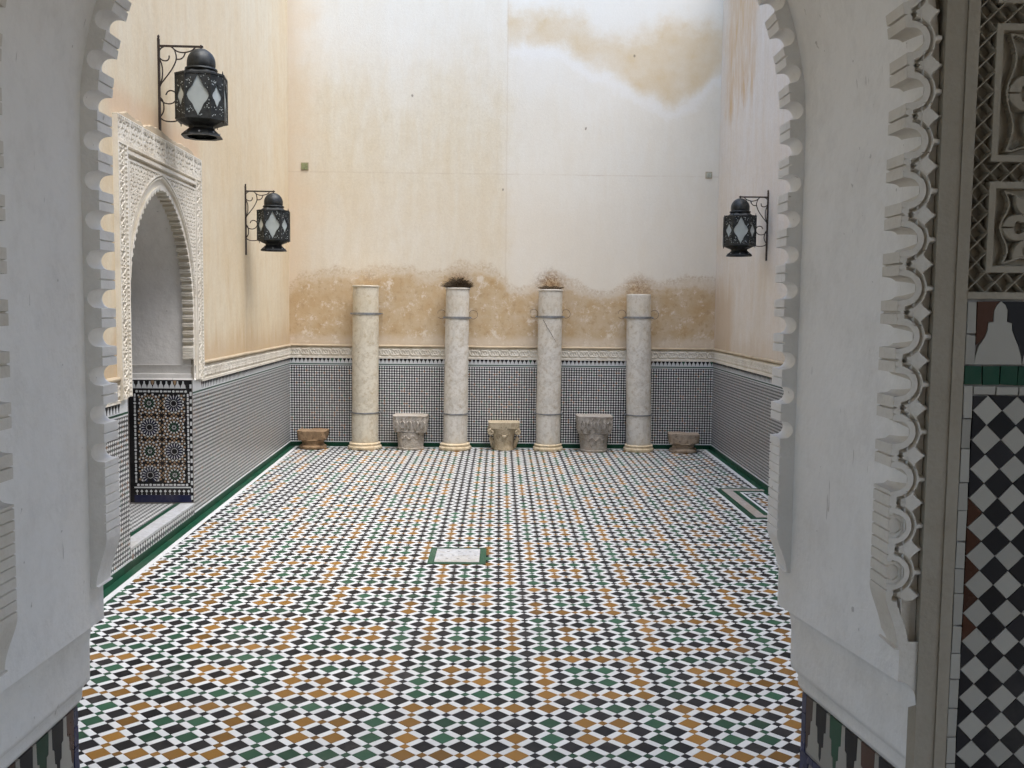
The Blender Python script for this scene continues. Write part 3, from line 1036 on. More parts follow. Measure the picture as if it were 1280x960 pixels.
RIMS = [  # side, tips, spring, pendant foot, pendant top, solid top, first notch, pitch, depth range, notch radius
    ('r', TIP_F, ZS_F, 0.975, 1.067, 1.285, 1.322, 0.0832, (2.25, YF + 0.004), 0.0245),
    ('l', TIP_F, ZS_F, 0.925, 1.043, 1.220, 1.253, 0.0911, (2.25, YF + 0.004), 0.0265),
    ('r', TIP_N, ZS_N, 0.985, 1.089, 1.277, 1.302, 0.0864, (YN, 1.775), 0.0255),
    ('l', TIP_N, ZS_N, 0.905, 1.010, 1.225, 1.252, 0.0955, (YN, 1.775), 0.0275)]
QMAX = 0.064
for side, tips, zs, pend, ptop, stop, n0, pit, (d0, d1), rad in RIMS:
    path = tip_path(tips, zs, side, pend)
    s = samples(path.L, 0.0014)
    rad = 0.245 * pit
    notches = np.arange(n0 - pend, path.L - 0.01, pit)
    teeth = notches + pit / 2
    q = rim_q(s, notches, rad, 0.010, ptop - pend, stop - pend, H0, teeth=teeth)
    near = d0 == YN
    mb = MB()
    rim(mb, path, s, q, H0 + 0.012, d0 + (0.012 if near else 0), d1, lambda a, b, d: (a, d, b), front=not near)
    if near:
        # carved front: rings round every notch, pointed buds between them
        s2 = samples(path.L, 0.0021)
        q2 = rim_q(s2, notches, rad, 0.010, ptop - pend, stop - pend, H0, teeth=teeth)
        vs = np.linspace(0, 1, 36)
        blind = np.arange(n0 - pend - pit, ptop - pend - 0.02, -pit)
        cen = np.concatenate([blind, notches])

        def hf(U, W):
            Q = q2[:, None] + W * (QMAX - q2[:, None])
            dmin = np.full(U.shape, 9.0); ds = np.full(U.shape, 9.0)
            for c in cen:
                d = np.hypot(U - c, Q - 0.010); dmin = np.minimum(dmin, d)
            for c in np.concatenate([cen - pit / 2, cen[-1:] + pit / 2]):
                ds = np.minimum(ds, np.abs(U - c))
            e = lambda x, w: 1 / (1 + np.exp(-np.clip(x / w, -40, 40)))
            g = np.full(U.shape, -0.015)
            bud = 1 - (ds / 0.0185 + np.abs(Q - 0.042) / 0.0215)
            g = np.maximum(g, -0.015 + 0.0145 * e(bud, 0.045))
            stem = e(0.0035 - ds, 0.0006) * e(Q - 0.018, 0.001)
            g = np.maximum(g, -0.015 + 0.012 * stem)
            spoke = e(0.005 - np.abs(ds - pit / 2), 0.0006) * e(Q - 0.040, 0.001)
            g = np.maximum(g, -0.015 + 0.013 * spoke)
            ringo = e(0.0440 - dmin, 0.0006)
            g = g * (1 - ringo) + ringo * (-0.001)
            gr = e(0.0385 - dmin, 0.0005)
            g = g * (1 - gr) + gr * (-0.011)
            fc = e(0.0335 - dmin, 0.0004)
            g = g * (1 - fc) + fc * 0.0
            # blind half discs on the solid foot
            bl = (U < stop - pend) & (dmin < 0.022)
            g = np.where(bl, -0.004 - 0.003 * (dmin < 0.015), g)
            tooth = (ds < 0.011) & (Q < 0.013)
            g = np.where(tooth, 0.0, g)
            tr = (ds < (Q - 0.011) * 0.55) & (Q > 0.0135) & (Q < 0.0215) & (dmin > 0.0335)
            g = np.where(tr, -0.018, g)
            foot_ = U < (ptop - pend - 0.012)
            g = np.where(foot_, np.where(Q < q2[:, None] + 0.020, 0.0, -0.015), g)
            return g

        def fn(U, W, Hh):
            Q = q2[:, None] + W * (QMAX - q2[:, None])
            x, z = path.at(U, Q)
            return x, YN - Hh, z
        rr = relief(s2, vs, hf, fn)
        mb.add(rr.v, rr.f)
        # close the gap between front and the tooth faces
        x0, z0 = path.at(s, q)
        n = len(s)
        mb.add([(a, YN, b) for a, b in zip(x0, z0)] + [(a, YN + 0.0121, b) for a, b in zip(x0, z0)], [(i, i + 1, n + i + 1, n + i) for i in range(n - 1)])
    mb.build('scalloped_rim', STUCCO_RIM if near else ARCH, gate, world=True, fix=True)

# hall side, right of the arch: plain moulding, lattice and carved panels, then tiles
XM0, XM1 = 0.776, 0.8365
for a, b, y in ((XM0, 0.806, YN - 0.002), (0.806, 0.815, YN + 0.0025), (0.815, XM1, YN + 0.001)):
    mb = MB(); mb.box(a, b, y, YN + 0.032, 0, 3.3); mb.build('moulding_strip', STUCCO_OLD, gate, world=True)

XP0, XP1, ZP0, ZP1 = XM1, 1.10, 1.642, 2.42


def rot_ell(x, z, cx, cz, a, b, t):
    dx, dz = x - cx, z - cz
    c, s_ = math.cos(t), math.sin(t)
    return ((dx * c + dz * s_) / a) ** 2 + ((-dx * s_ + dz * c) / b) ** 2


def panel_h(U, W):
    """U across from XP0, W up from ZP0"""
    x, z = U - XP0, W - ZP0
    e = lambda d, w: 1 / (1 + np.exp(-np.clip(d / w, -40, 40)))
    lw, PP = 0.030, 0.0352
    g = np.full(U.shape, -0.018)
    # panels: lower 0.048..0.198, next 0.232..0.44 ...
    bounds = [(0.034, 0.196), (0.230, 0.47), (0.504, 0.76)]
    inpan = np.zeros(U.shape, bool)
    for a, b in bounds:
        inpan |= (x > lw) & (z > a) & (z < b)
    # lattice of thin crossing ribs
    d1 = np.abs((((x - 0.014) + z) / PP) % 1 - 0.5) * PP
    d2 = np.abs((((x - 0.014) - z) / PP) % 1 - 0.5) * PP
    rib = np.minimum(d1, d2)
    lat = -0.018 + 0.017 * np.clip(1.6 - rib / 0.0026, 0, 1)
    g = np.where(inpan, g, lat)
    for a, b in bounds:
        k = (x > lw) & (z > a) & (z < b)
        m_ = np.minimum.reduce([x - lw, z - a, b - z])
        fr_ = k & (m_ < 0.013)
        g = np.where(fr_, 0.0, g)
        inn = k & (m_ >= 0.013)
        zc, xc, hh_ = (a + b) / 2, lw + 0.118, (b - a) / 2
        dx, dz = x - xc, z - zc
        r_, th = np.hypot(dx, dz), np.arctan2(dz, dx)
        n_ = 8 if a < 0.1 else 6
        petal = np.abs(np.cos(n_ / 2 * th))
        body = 0.058 + 0.034 * petal ** 0.6 - r_
        lev = -0.018 + 0.016 * e(body, 0.0007)
        rib_ = np.abs(np.sin(n_ / 2 * th)) * r_
        lev = np.where((body > 0) & (rib_ < 0.0016) & (r_ > 0.014), -0.012, lev)
        vein_ = np.abs(np.abs(np.cos(n_ / 2 * th)) - 0.35) * r_
        drop = (np.hypot(r_ - 0.060, (1 - petal) * r_ * 0.55) < 0.0085)
        lev = np.where(drop & (petal > 0.8), -0.013, lev)
        lev = np.where((r_ > 0.012) & (r_ < 0.0155), -0.012, lev)
        # bracketed inner border
        brk = np.maximum(np.abs(dx) - 0.084 - 0.007 * np.cos(dz / hh_ * 2 * math.pi), np.abs(dz) - (hh_ - 0.026) - 0.005 * np.cos(dx / 0.09 * 2 * math.pi))
        lev = np.where((brk > 0) & (brk < 0.0045), -0.004, lev)
        lev = np.where(brk >= 0.0045, -0.016, lev)
        tip_ = (np.abs(np.abs(dz) - 0.095) + np.abs(dx + 0.03)) < 0.028
        lev = np.where(tip_ & (brk < 0) & (body < -0.004), -0.003, lev)
        g = np.where(inn, lev, g)
    return g


mb = relief(np.arange(XP0, XP1, 0.0016), np.arange(ZP0, ZP1, 0.0016), panel_h, lambda U, W, Hh: (U, YN - Hh, W))
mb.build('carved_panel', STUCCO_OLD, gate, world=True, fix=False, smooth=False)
mb = MB(); mb.box(XP0, XP1, YN, YN + 0.032, 1.630, ZP0); mb.build('moulding_strip', STUCCO_OLD, gate, world=True)

# tiles below the panel
mb = MB(); mb.box(XM1, XP1, YN + 0.0055, YN + 0.032, 0, 1.63); mb.build('tile_bed', MORTAR, gate, world=True)
FN = lambda a, b, d: (a, d, b)
YT, YTB = YN + 0.001, YN + 0.0058


def piece(name, poly, mat, shrink=0.0006, fn=FN, d0=YT, d1=YTB, jit=0.0005):
    c = np.mean(np.array(poly), 0)
    pp = []
    for a, b in poly:
        v = np.array([a, b]) - c
        L_ = np.hypot(*v)
        v = v * (1 - shrink / max(L_, 1e-6) * 1.3)
        pp.append((c[0] + v[0] + random.gauss(0, jit), c[1] + v[1] + random.gauss(0, jit)))
    m_ = MB(); m_.prism(pp, fn, d0 + random.uniform(-0.0004, 0.0004), d1)
    return m_.build(name, mat, gate, world=True)


z = 1.625
while z > 0.5:                                           # white upright border
    hgt = random.uniform(0.046, 0.062)
    if 1.474 < z < 1.512 or (z - hgt < 1.512 and z > 1.474):
        if z > 1.512 + 0.012: piece('border_tile', [(0.838, 1.512), (0.855, 1.512), (0.855, z), (0.838, z)], T_CREAM)
        z = 1.474
    piece('border_tile', [(0.838, z - hgt), (0.8545, z - hgt), (0.8545, z), (0.838, z)], T_CREAM)
    z -= hgt + 0.0008
for k in range(8):                                        # green course
    a = 0.838 + k * 0.0325
    piece('green_tile', [(a, 1.475), (a + 0.031, 1.475), (a + 0.031, 1.510), (a, 1.510)], T_BAND)
for k in range(6):
    a = 0.856 + k * 0.041
    piece('white_tile', [(a, 1.458), (a + 0.040, 1.458), (a + 0.040, 1.4725), (a, 1.4725)], T_CREAM)
# stepped merlons above the green course
MW = [(0.0, 0.0), (0.1, 0.02), (0.28, 0.10), (0.30, 0.22), (0.40, 0.24), (0.41, 0.60), (0.5, 0.62), (0.5, 1.0)]   # (gap fraction, height fraction)
PM = 0.086
zt, zb = 1.626, 1.5125
half_w = [(0.50, 0.0), (0.48, 0.12), (0.42, 0.28), (0.33, 0.42), (0.27, 0.54), (0.25, 0.66), (0.15, 0.68), (0.14, 0.86), (0.09, 0.95), (0.0, 1.0)]
for k in range(3):
    c = 0.856 + 0.042 + k * PM
    poly = [(c - a * PM, zb + b * (zt - zb)) for a, b in half_w] + [(c + a * PM, zb + b * (zt - zb)) for a, b in half_w[::-1][1:]]
    piece('merlon_tile', poly, T_CREAM)
    if k == 0:
        poly = [(0.856, zb + 0.30 * (zt - zb))] + [(max(0.856, c - a * PM) - 0.0005, zb + b * (zt - zb)) for a, b in half_w if b > 0.35] + [(0.856, zt)]
        piece('merlon_tile', poly, T_BROWN)
    poly = [(c + a * PM, zb + b * (zt - zb)) for a, b in half_w] + [(c + PM - a * PM, zb + b * (zt - zb)) for a, b in half_w[::-1][:-1]]
    poly = [poly[0]] + poly[1:]
    piece('merlon_tile', [(c + PM / 2, zb)] + [(c + a * PM, zb + b * (zt - zb)) for a, b in half_w[1:]] + [(c + PM - a * PM, zb + b * (zt - zb)) for a, b in half_w[::-1][:-1]],
          T_BLACK if k % 2 == 0 else T_BROWN)
# diagonal squares
DG = 0.0535
for i in range(0, 5):
    for j in range(0, 22):
        cx, cz = 0.856 + i * DG, 1.456 - j * DG
        h = DG / 2
        dia = [(cx - h, cz), (cx, cz - h), (cx + h, cz), (cx, cz + h)]
        if i == 0: dia = [(cx, cz - h), (cx + h, cz), (cx, cz + h)]
        if j == 0: dia = [(cx - h, cz), (cx, cz - h), (cx + h, cz)] if i else [(cx, cz), (cx, cz - h), (cx + h, cz)]
        mt = T_BLACK
        if i == 0 and 4 <= j <= 8: mt = T_BROWN
        piece('diamond_tile', dia, mt)
        cx, cz = cx + h, cz - h
        piece('diamond_tile', [(cx - h, cz), (cx, cz - h), (cx + h, cz), (cx, cz + h)], T_CREAM)

# jamb tiles under the impost, both sides
for side in (1, -1):
    if side == 1:
        xf, xn_, zf, zn = IF['xr'] + 0.074, IN['xr'] + 0.074, IF['br'] - 0.224, IN['br'] - 0.224
    else:
        xf, xn_, zf, zn = IF['xl'] - 0.074, IN['xl'] - 0.074, IF['bl'] - 0.224, IN['bl'] - 0.224

    def JF(a, b, d, xf=xf, xn_=xn_, zf=zf, zn=zn, side=side):
        t = a / (YF - YN)
        return (xf + (xn_ - xf) * t - side * d, YF - a, zf + (zn - zf) * t - b)
    LJ = YF - YN
    mb = MB(); mb.prism([(0, 0), (LJ, 0), (LJ, 0.6), (0, 0.6)], JF, 0.0015, -0.004); mb.build('tile_bed', MORTAR, gate, world=True)
    jp = lambda nm, poly, mt: piece(nm, poly, mt, 0.0006, JF, 0.0045, 0.0, 0.0004)
    for k in range(12):
        jp('navy_tile', [(0.002, k * 0.05), (0.028, k * 0.05), (0.028, k * 0.05 + 0.049), (0.002, k * 0.05 + 0.049)], T_NAVY)
    pm = 0.083
    st = [(0.39, 0.0), (0.36, 0.052), (0.24, 0.056), (0.21, 0.092), (0.10, 0.096), (0.09, 0.124), (0.0, 0.135)]
    for k in range(8):
        c = 0.028 + 0.012 + k * pm
        mt = (T_BROWN, T_BLACK, T_GREEN, T_BLACK)[k % 4]
        poly = [(max(0.029, c - w_ * pm), b) for w_, b in st] + [(c + w_ * pm, b) for w_, b in st[::-1][1:]]
        jp('merlon_tile', poly, mt)
        c2 = c + pm / 2
        poly = [(c2 - (0.5 - w_) * pm, b) for w_, b in st] + [(c2 - 0.5 * pm, 0.14), (c2 + 0.5 * pm, 0.14)] + [(c2 + (0.5 - w_) * pm, b) for w_, b in st[::-1]]
        jp('white_merlon_tile', poly, T_CREAM)
        # interlace below: navy straps round pale six-sided pieces
        b0 = 0.148
        jp('navy_tile', [(c - pm / 2, b0), (c + pm / 2, b0), (c + pm / 2, b0 + 0.018), (c + pm * 0.2, b0 + 0.018), (c, b0 + 0.05), (c - pm * 0.2, b0 + 0.018), (c - pm / 2, b0 + 0.018)], T_NAVY)
        for r_ in range(4):
            cy, cx_ = b0 + 0.062 + r_ * 0.075, c + (pm / 2 if r_ % 2 == 0 else 0)
            jp('pale_tile', [(cx_ - 0.030, cy), (cx_ - 0.016, cy - 0.034), (cx_ + 0.016, cy - 0.034), (cx_ + 0.030, cy), (cx_ + 0.016, cy + 0.034), (cx_ - 0.016, cy + 0.034)], T_CREAM)
            cx2 = c + (0 if r_ % 2 == 0 else pm / 2)
            jp('navy_tile', [(cx2 - 0.008, cy - 0.02), (cx2 + 0.008, cy - 0.02), (cx2 + 0.008, cy + 0.02), (cx2 - 0.008, cy + 0.02)], T_NAVY)

# ------------------------------------------------------------------ the hall the viewer stands in
mb = MB(); mb.add([(HALL_X0, HALL_Y0, 0.0), (HALL_X1, HALL_Y0, 0.0), (HALL_X1, YN + 0.24, 0.0), (HALL_X0, YN + 0.24, 0.0)], [(0, 1, 2, 3)])
mb.build('hall_floor', plain('hall_floor_tile', (0.34, 0.31, 0.27), 0.4, 0.2, 4), kind='structure')
mb = MB(); mb.add([(-150, -150, -0.05), (150, -150, -0.05), (150, 150, -0.05), (-150, 150, -0.05)], [(0, 1, 2, 3)])
mb.build('ground', plain('packed_earth', (0.30, 0.25, 0.19), 0.95, 0.15, 0.5), kind='structure')
mb = MB(); mb.box(HALL_X0 - 0.2, HALL_X1 + 0.2, HALL_Y0 - 0.2, YN + 0.01, HALL_Z, HALL_Z + 0.2)
mb.build('hall_ceiling', plain('hall_ceiling_paint', (0.45, 0.40, 0.33), 0.8, 0.1, 3), kind='structure')
mb = MB()
for a_, b_ in ((HALL_X0 - 0.2, HALL_X0), (HALL_X1, HALL_X1 + 0.2)):      # unseen opening in each side wall, added and sized to light the arch
    mb.box(a_, b_, HALL_Y0 - 0.2, -1.3, 0, HALL_Z)
    mb.box(a_, b_, 1.5, YN + 0.01, 0, HALL_Z)
    mb.box(a_, b_, -1.3, 1.5, 3.1, HALL_Z)
mb.box(HALL_X0, HALL_X1, HALL_Y0 - 0.2, HALL_Y0, 0, HALL_Z)
mb.build('hall_walls', HALLP, kind='structure')

# ------------------------------------------------------------------ carved doorway in the left wall (built in that wall's frame)
door = empty('carved_doorway', (XL0, YB, 0), math.atan2(-1, KL), 'white carved stucco doorway with pointed arch in the left wall', 'doorway')
DM = Matrix.Translation((XL0 + KL * 4.625, YB - 4.625, 0)) @ Matrix.Rotation(math.atan2(-1, KL), 4, 'Z')
door.matrix_world = DM
CU = 4.625                                                # local u = wall u - CU
O0, O1 = D0 - CU, D1 - CU
FR0, FR1, FRT, FRB = 3.70 - CU, 5.45 - CU, 2.705, 1.058
IR0, IR1, IRT = 3.86 - CU, 5.285 - CU, 2.545
AW, AS, AH = 0.655, 1.58, 0.79                            # arch tip half width, spring height, rise
AR = (AW * AW + AH * AH) / (2 * AW)


def pointed(w_, extra=0.0, zb=1.21, n=40):
    """half outline of the pointed arch on the +u side, foot to apex"""
    R_ = AR + extra
    cx = AW - AR
    amax = math.acos(max(-1, min(1, -cx / R_)))
    return [(AW + extra, z_) for z_ in np.linspace(zb, AS, 12)[:-1]] + [(cx + R_ * math.cos(a), AS + R_ * math.sin(a)) for a in np.linspace(0, amax, n)]


def arch_halfwidth(z_, extra):
    R_ = AR + extra
    cx = AW - AR
    zz_ = np.clip(np.asarray(z_) - AS, 0, None)
    w_ = cx + np.sqrt(np.clip(R_ ** 2 - zz_ ** 2, 0, None))
    return np.where(zz_ > R_, -1, w_)


def door_h(U, W):
    e = lambda d, w_: 1 / (1 + np.exp(-np.clip(d / w_, -40, 40)))
    au = np.abs(U)
    g = 0.002 + 0.022 * arabesque(U, W, 0.052)
    # distance outside the arch tip line
    R0 = np.where(W > AS, np.hypot(au - (AW - AR), W - AS) - AR, au - AW)
    band = R0 < 0.105
    cove = np.where(R0 < 0.030, 0.022, np.where(R0 < 0.075, 0.006 + 0.0 * R0, np.where(R0 < 0.085, 0.024, np.where(R0 < 0.094, 0.008, 0.026))))
    g = np.where(band, cove, g)
    inner = (U > IR0) & (U < IR1) & (W < IRT)
    rimd = np.minimum.reduce([U - IR0, IR1 - U, IRT - W])
    g = np.where(inner & (rimd < 0.012), 0.004, g)
    g = np.where(inner & (rimd >= 0.012) & (rimd < 0.030), 0.030, g)
    topm = inner & (IRT - W < 0.085) & (rimd >= 0.030 - 0.02)
    g = np.where(inner & (IRT - W < 0.020), 0.0, np.where(inner & (IRT - W < 0.045), 0.034, np.where(inner & (IRT - W < 0.065), 0.004, np.where(inner & (IRT - W < 0.08), 0.026, g))))
    # outer border
    top = W >= IRT
    tz = W - IRT
    th = FRT - IRT
    gt = np.where((tz < 0.030), 0.030 - 0.010 * (np.sin(U / 0.012 * 2 * np.pi) > 0) * (tz > 0.010), np.where(tz > th - 0.018, 0.032 - 0.01 * (np.sin(U / 0.03 * 2 * np.pi) > 0), 0.002 + 0.024 * arabesque(U * 1.1, W, 0.068)))
    sq = (np.abs(((U - FR0) / 0.22) % 1 - 0.5) > 0.46) & (tz > 0.03)
    gt = np.where(sq, 0.032, gt)
    side = ~top & ~inner
    sd = np.where(U < 0, U - FR0, FR1 - U) / (IR0 - FR0)
    gs = np.where((sd < 0.10) | (sd > 0.90), 0.032, np.where((sd < 0.2) | (sd > 0.8), 0.014 + 0.016 * (np.sin(W / 0.026 * 2 * np.pi) > -0.2), -0.004 + 0.034 * chain(W, (sd - 0.2) / 0.6 * 0.09, 0.10, 0.09)))
    g = np.where(top, gt, np.where(side, gs, g))
    return g


mask = lambda U, W: (np.abs(U) > arch_halfwidth(W, 0.012)) | (W > AS + math.sqrt(max(0, (AR + 0.012) ** 2 - (AW - AR) ** 2)))
mb = relief(np.linspace(FR0, FR1, 430), np.linspace(FRB, FRT, 410), door_h, lambda U, W, Hh: (U, Hh, W), mask)
mb.build('carved_frame', STUCCO, door, fix=False)
mb = MB()
for a, b, c, d in ((FR0, FR0 + 0.001, FRB, FRT), (FR1 - 0.001, FR1, FRB, FRT)):
    mb.box(a, b, -0.01, 0.032, c, d)
mb.box(FR0, FR1, -0.01, 0.0315, FRT - 0.001, FRT + 0.004)
mb.box(FR0, IR0 - 0.08, -0.01, 0.028, FRB - 0.010, FRB); mb.box(IR1 + 0.08, FR1, -0.01, 0.028, FRB - 0.010, FRB)
mb.build('frame_edge', STUCCO, door)
# ragged plaster scar above the frame
mb = MB()
us = np.linspace(FR0 + 0.002, FR1 - 0.002, 60)
P = []
for uu in us:
    hgt = 0.035 + 0.03 * mnoise.noise((uu * 4, 1.3, 0)) + 0.02 * mnoise.noise((uu * 14, 4, 0))
    tp = min(1.0, (uu - FR0) / 0.2, (FR1 - uu) / 0.2)
    P.append([(uu, 0.020 * tp, FRT + 0.003), (uu, 0.016 * tp, FRT + 0.004 + max(0.008, hgt) * tp), (uu, -0.002, FRT + 0.005 + max(0.010, hgt) * tp + 0.008)])
mb.grid(P); mb.build('plaster_scar', P_LEDGE, door)

TH = 0.50                                                 # wall thickness
for sg in (1, -1):                                        # rims with small teeth, each side
    pts = [(sg * a, b) for a, b in pointed(AW)]
    path = Path(pts, 1 if sg == 1 else -1)
    s = samples(path.L, 0.0022)
    pit = 0.0565
    notches = np.arange(0.115, path.L - 0.02, pit)
    q = rim_q(s, notches, 0.016, 0.010, 0.0, 0.10, 0.030, groove=0.018, gw=0.0022, teeth=notches + pit / 2)
    mb = MB(); rim(mb, path, s, q, 0.034, 0.024, -0.055, lambda a, b, d: (a, d, b)); mb.build('scalloped_rim', STUCCO, door, smooth=False)
# smooth soffit and reveals behind the rim
oc = 0.036
half = pointed(AW, oc, 1.17)
full = [(a, b) for a, b in half] + [(-a, b) for a, b in half[::-1]]
mb = MB(); mb.grid([[(a, 0.0, b), (a, -TH, b)] for a, b in full])
mb.build('soffit', ARCH, door, smooth='angle')
# pieces of the wall between the soffit and the opening's straight sides
XW = AW + oc
JB = -O0
for sg in (1, -1):
    x0 = sg * XW
    prof = [(x0, 1.172), (x0 - sg * 0.002, 1.168), (x0 + sg * 0.010, 1.150), (x0 + sg * 0.012, 1.105), (x0 + sg * 0.004, 1.100), (x0 + sg * 0.002, 1.07), (x0 - sg * 0.010, 1.058)]
    mb = MB(); mb.grid([[(a, 0.03 if 0 < i < 6 else 0.03, b), (a, -TH, b)] for i, (a, b) in enumerate(prof)]); mb.build('impost_ledge', ARCH, door, smooth='angle')
    mb = MB(); mb.grid([[(x0 - sg * 0.008, 0.006, zz_), (x0 - sg * 0.008, -TH, zz_)] for zz_ in (0.05, 1.06)]); mb.build('reveal_bed', MORTAR, door)

# zellij panel on the reveal that faces the viewer (plane u = -XW, facing +u), built piece by piece as flat tiles
UP = -XW + 0.008
PW, PZ0, PZ1 = 0.452, 0.135, 1.056                        # panel: a = distance into the wall, b = height
FR = lambda a, b, d: (UP + d, -0.012 - a, b)
mb = MB(); mb.prism([(-0.012, PZ0), (PW, PZ0), (PW, PZ1), (-0.012, PZ1)], FR, 0.0012, -0.01); mb.build('black_ground', T_BLACK, door)
zw, zb_, zn, zo, zg = MB(), MB(), MB(), MB(), MB()
mbs = [MB() for _ in range(5)]                            # white, black, navy, tan, green pieces
def zp(poly, mi, d=0.0032): mbs[mi].prism(poly, FR, d, 0.0)
def rect(a0, a1, b0, b1): return [(a0, b0), (a1, b0), (a1, b1), (a0, b1)]
# base course, lines, frame and merlons
zp(rect(0.0, PW - 0.03, PZ0, PZ0 + 0.055), 2)
for k in range(12):
    c = 0.022 + k * 0.0345
    zp([(c - 0.011, PZ0 + 0.084), (c, PZ0 + 0.072), (c + 0.011, PZ0 + 0.084), (c, PZ0 + 0.096)], 0)
    zp([(c - 0.004, PZ0 + 0.058), (c + 0.004, PZ0 + 0.058), (c, PZ0 + 0.070)], 0)
zp(rect(0.004, PW - 0.03, PZ0 + 0.108, PZ0 + 0.118), 0)
bz0, bz1, ba0, ba1 = PZ0 + 0.132, PZ1 - 0.085, 0.018, PW - 0.045
for b in (bz0, bz1):
    n = 13
    for k in range(n):
        c = ba0 + (ba1 - ba0) * (k + 0.5) / n
        w_ = (ba1 - ba0) / n
        if k % 3 == 0: zp([(c + 0.010 * math.cos(t), b + 0.010 * math.sin(t)) for t in np.arange(8) * math.pi / 4 + 0.39], 0)
        else: zp(rect(c - w_ * 0.40, c + w_ * 0.40, b - 0.006, b + 0.006), 0)
for a in (ba0, ba1):
    n = 24
    for k in range(1, n):
        c = bz0 + (bz1 - bz0) * k / n
        w_ = (bz1 - bz0) / n
        if k % 3 == 0: zp([(a + 0.010 * math.cos(t), c + 0.010 * math.sin(t)) for t in np.arange(8) * math.pi / 4 + 0.39], 0)
        else: zp(rect(a - 0.006, a + 0.006, c - w_ * 0.40, c + w_ * 0.40), 0)
nm_ = 10
for k in range(nm_):
    c = 0.010 + (PW - 0.045) * (k + 0.5) / nm_
    w_ = (PW - 0.045) / nm_ / 2
    b0, b1 = PZ1 - 0.062, PZ1 - 0.004
    zp([(c + w_ - w_ * 0.98, b0), (c + w_ + w_ * 0.98, b0), (c + w_ + w_ * 0.75, b0 + 0.022), (c + w_ + w_ * 0.3, b0 + 0.036), (c + w_ + w_ * 0.22, b1 - 0.004), (c + w_ - w_ * 0.22, b1 - 0.004), (c + w_ - w_ * 0.3, b0 + 0.036), (c + w_ - w_ * 0.75, b0 + 0.022)], 0)
    if k in (2, 6): zp([(c - w_ * 0.6, b1), (c + w_ * 0.6, b1), (c + w_ * 0.2, b0 + 0.026), (c - w_ * 0.2, b0 + 0.026)], 3, 0.0028)
# alternating black and white teeth at the outer edge
for k in range(16):
    zp(rect(-0.011, 0.004, PZ0 + 0.02 + k * 0.056, PZ0 + 0.02 + k * 0.056 + 0.03), 0)
# star field
ia0, ia1, ib0, ib1 = ba0 + 0.014, ba1 - 0.014, bz0 + 0.014, bz1 - 0.014
SX = (ia1 - ia0) / 2.22
stars = []
r0 = 0
for r_ in range(5):
    for c_ in range(2):
        ca_, cb_ = ia0 + (0.5 + c_) * (ia1 - ia0) / 2, ib1 - 0.075 - r_ * (ia1 - ia0) / 2
        if cb_ < ib0 - 0.03: continue
        stars.append((ca_, cb_, (r_ + c_) % 2 == 0))


def inside_field(poly):
    return all(ia0 <= a <= ia1 and ib0 <= b <= ib1 for a, b in poly)


def star_ring(ca_, cb_, n, r1, r2, wf, mi, ph=0.0, pet=False):
    for k in range(n):
        t = 2 * math.pi * (k + ph) / n
        c, s_ = math.cos(t), math.sin(t)
        wd = wf * math.pi * (r1 + r2) / 2 / n
        rm = (r1 * 0.35 + r2 * 0.65) if pet else (r1 + r2) / 2
        poly = [(ca_ + r * c - w_ * s_, cb_ + r * s_ + w_ * c) for r, w_ in ((r1, 0), (rm, wd), (r2, 0), (rm, -wd))]
        if inside_field(poly): zp(poly, mi, 0.003 + 0.0004 * random.random())


for ca_, cb_, rosette in stars:
    RR = (ia1 - ia0) / 4
    if rosette:
        poly = [(ca_ + 0.018 * math.cos(t), cb_ + 0.018 * math.sin(t)) for t in np.arange(16) * math.pi / 8]
        star_ring(ca_, cb_, 16, 0.019, 0.026, 0.8, 0)
        star_ring(ca_, cb_, 16, 0.026, 0.062, 0.62, 2, 0.5, True)
        star_ring(ca_, cb_, 16, 0.030, 0.066, 0.34, 0, 0.0, True)
        star_ring(ca_, cb_, 16, 0.062, 0.078, 0.75, 0, 0.5)
        star_ring(ca_, cb_, 16, 0.072, 0.092, 0.6, 3, 0.0)
    else:
        star_ring(ca_, cb_, 8, 0.006, 0.020, 0.6, 0)
        star_ring(ca_, cb_, 8, 0.020, 0.038, 0.75, 4, 0.5)
        star_ring(ca_, cb_, 12, 0.034, 0.052, 0.7, 0)
        star_ring(ca_, cb_, 16, 0.048, 0.066, 0.7, 3, 0.5)
        star_ring(ca_, cb_, 16, 0.062, 0.080, 0.75, 0)
        star_ring(ca_, cb_, 16, 0.076, 0.094, 0.6, 3, 0.5)
    for ox, oy in ((RR, RR),):
        for sx in (-1, 1):
            for sy in (-1, 1):
                star_ring(ca_ + sx * RR, cb_ + sy * RR, 8, 0.014, 0.032, 0.6, 3)
                star_ring(ca_ + sx * RR, cb_ + sy * RR, 8, 0.026, 0.042, 0.6, 0, 0.5)
names = ('white_zellij', 'black_zellij', 'navy_zellij', 'tan_zellij', 'green_zellij')
TAN = tile_mat('glaze_tan', (0.40, 0.26, 0.15), 0.3, 0.3)
for m_, nm, mt in zip(mbs, names, (T_WHITE, T_BLACK, T_NAVY, TAN, T_GREEN)):
    if m_.f: m_.build(nm, mt, door, kind='stuff')

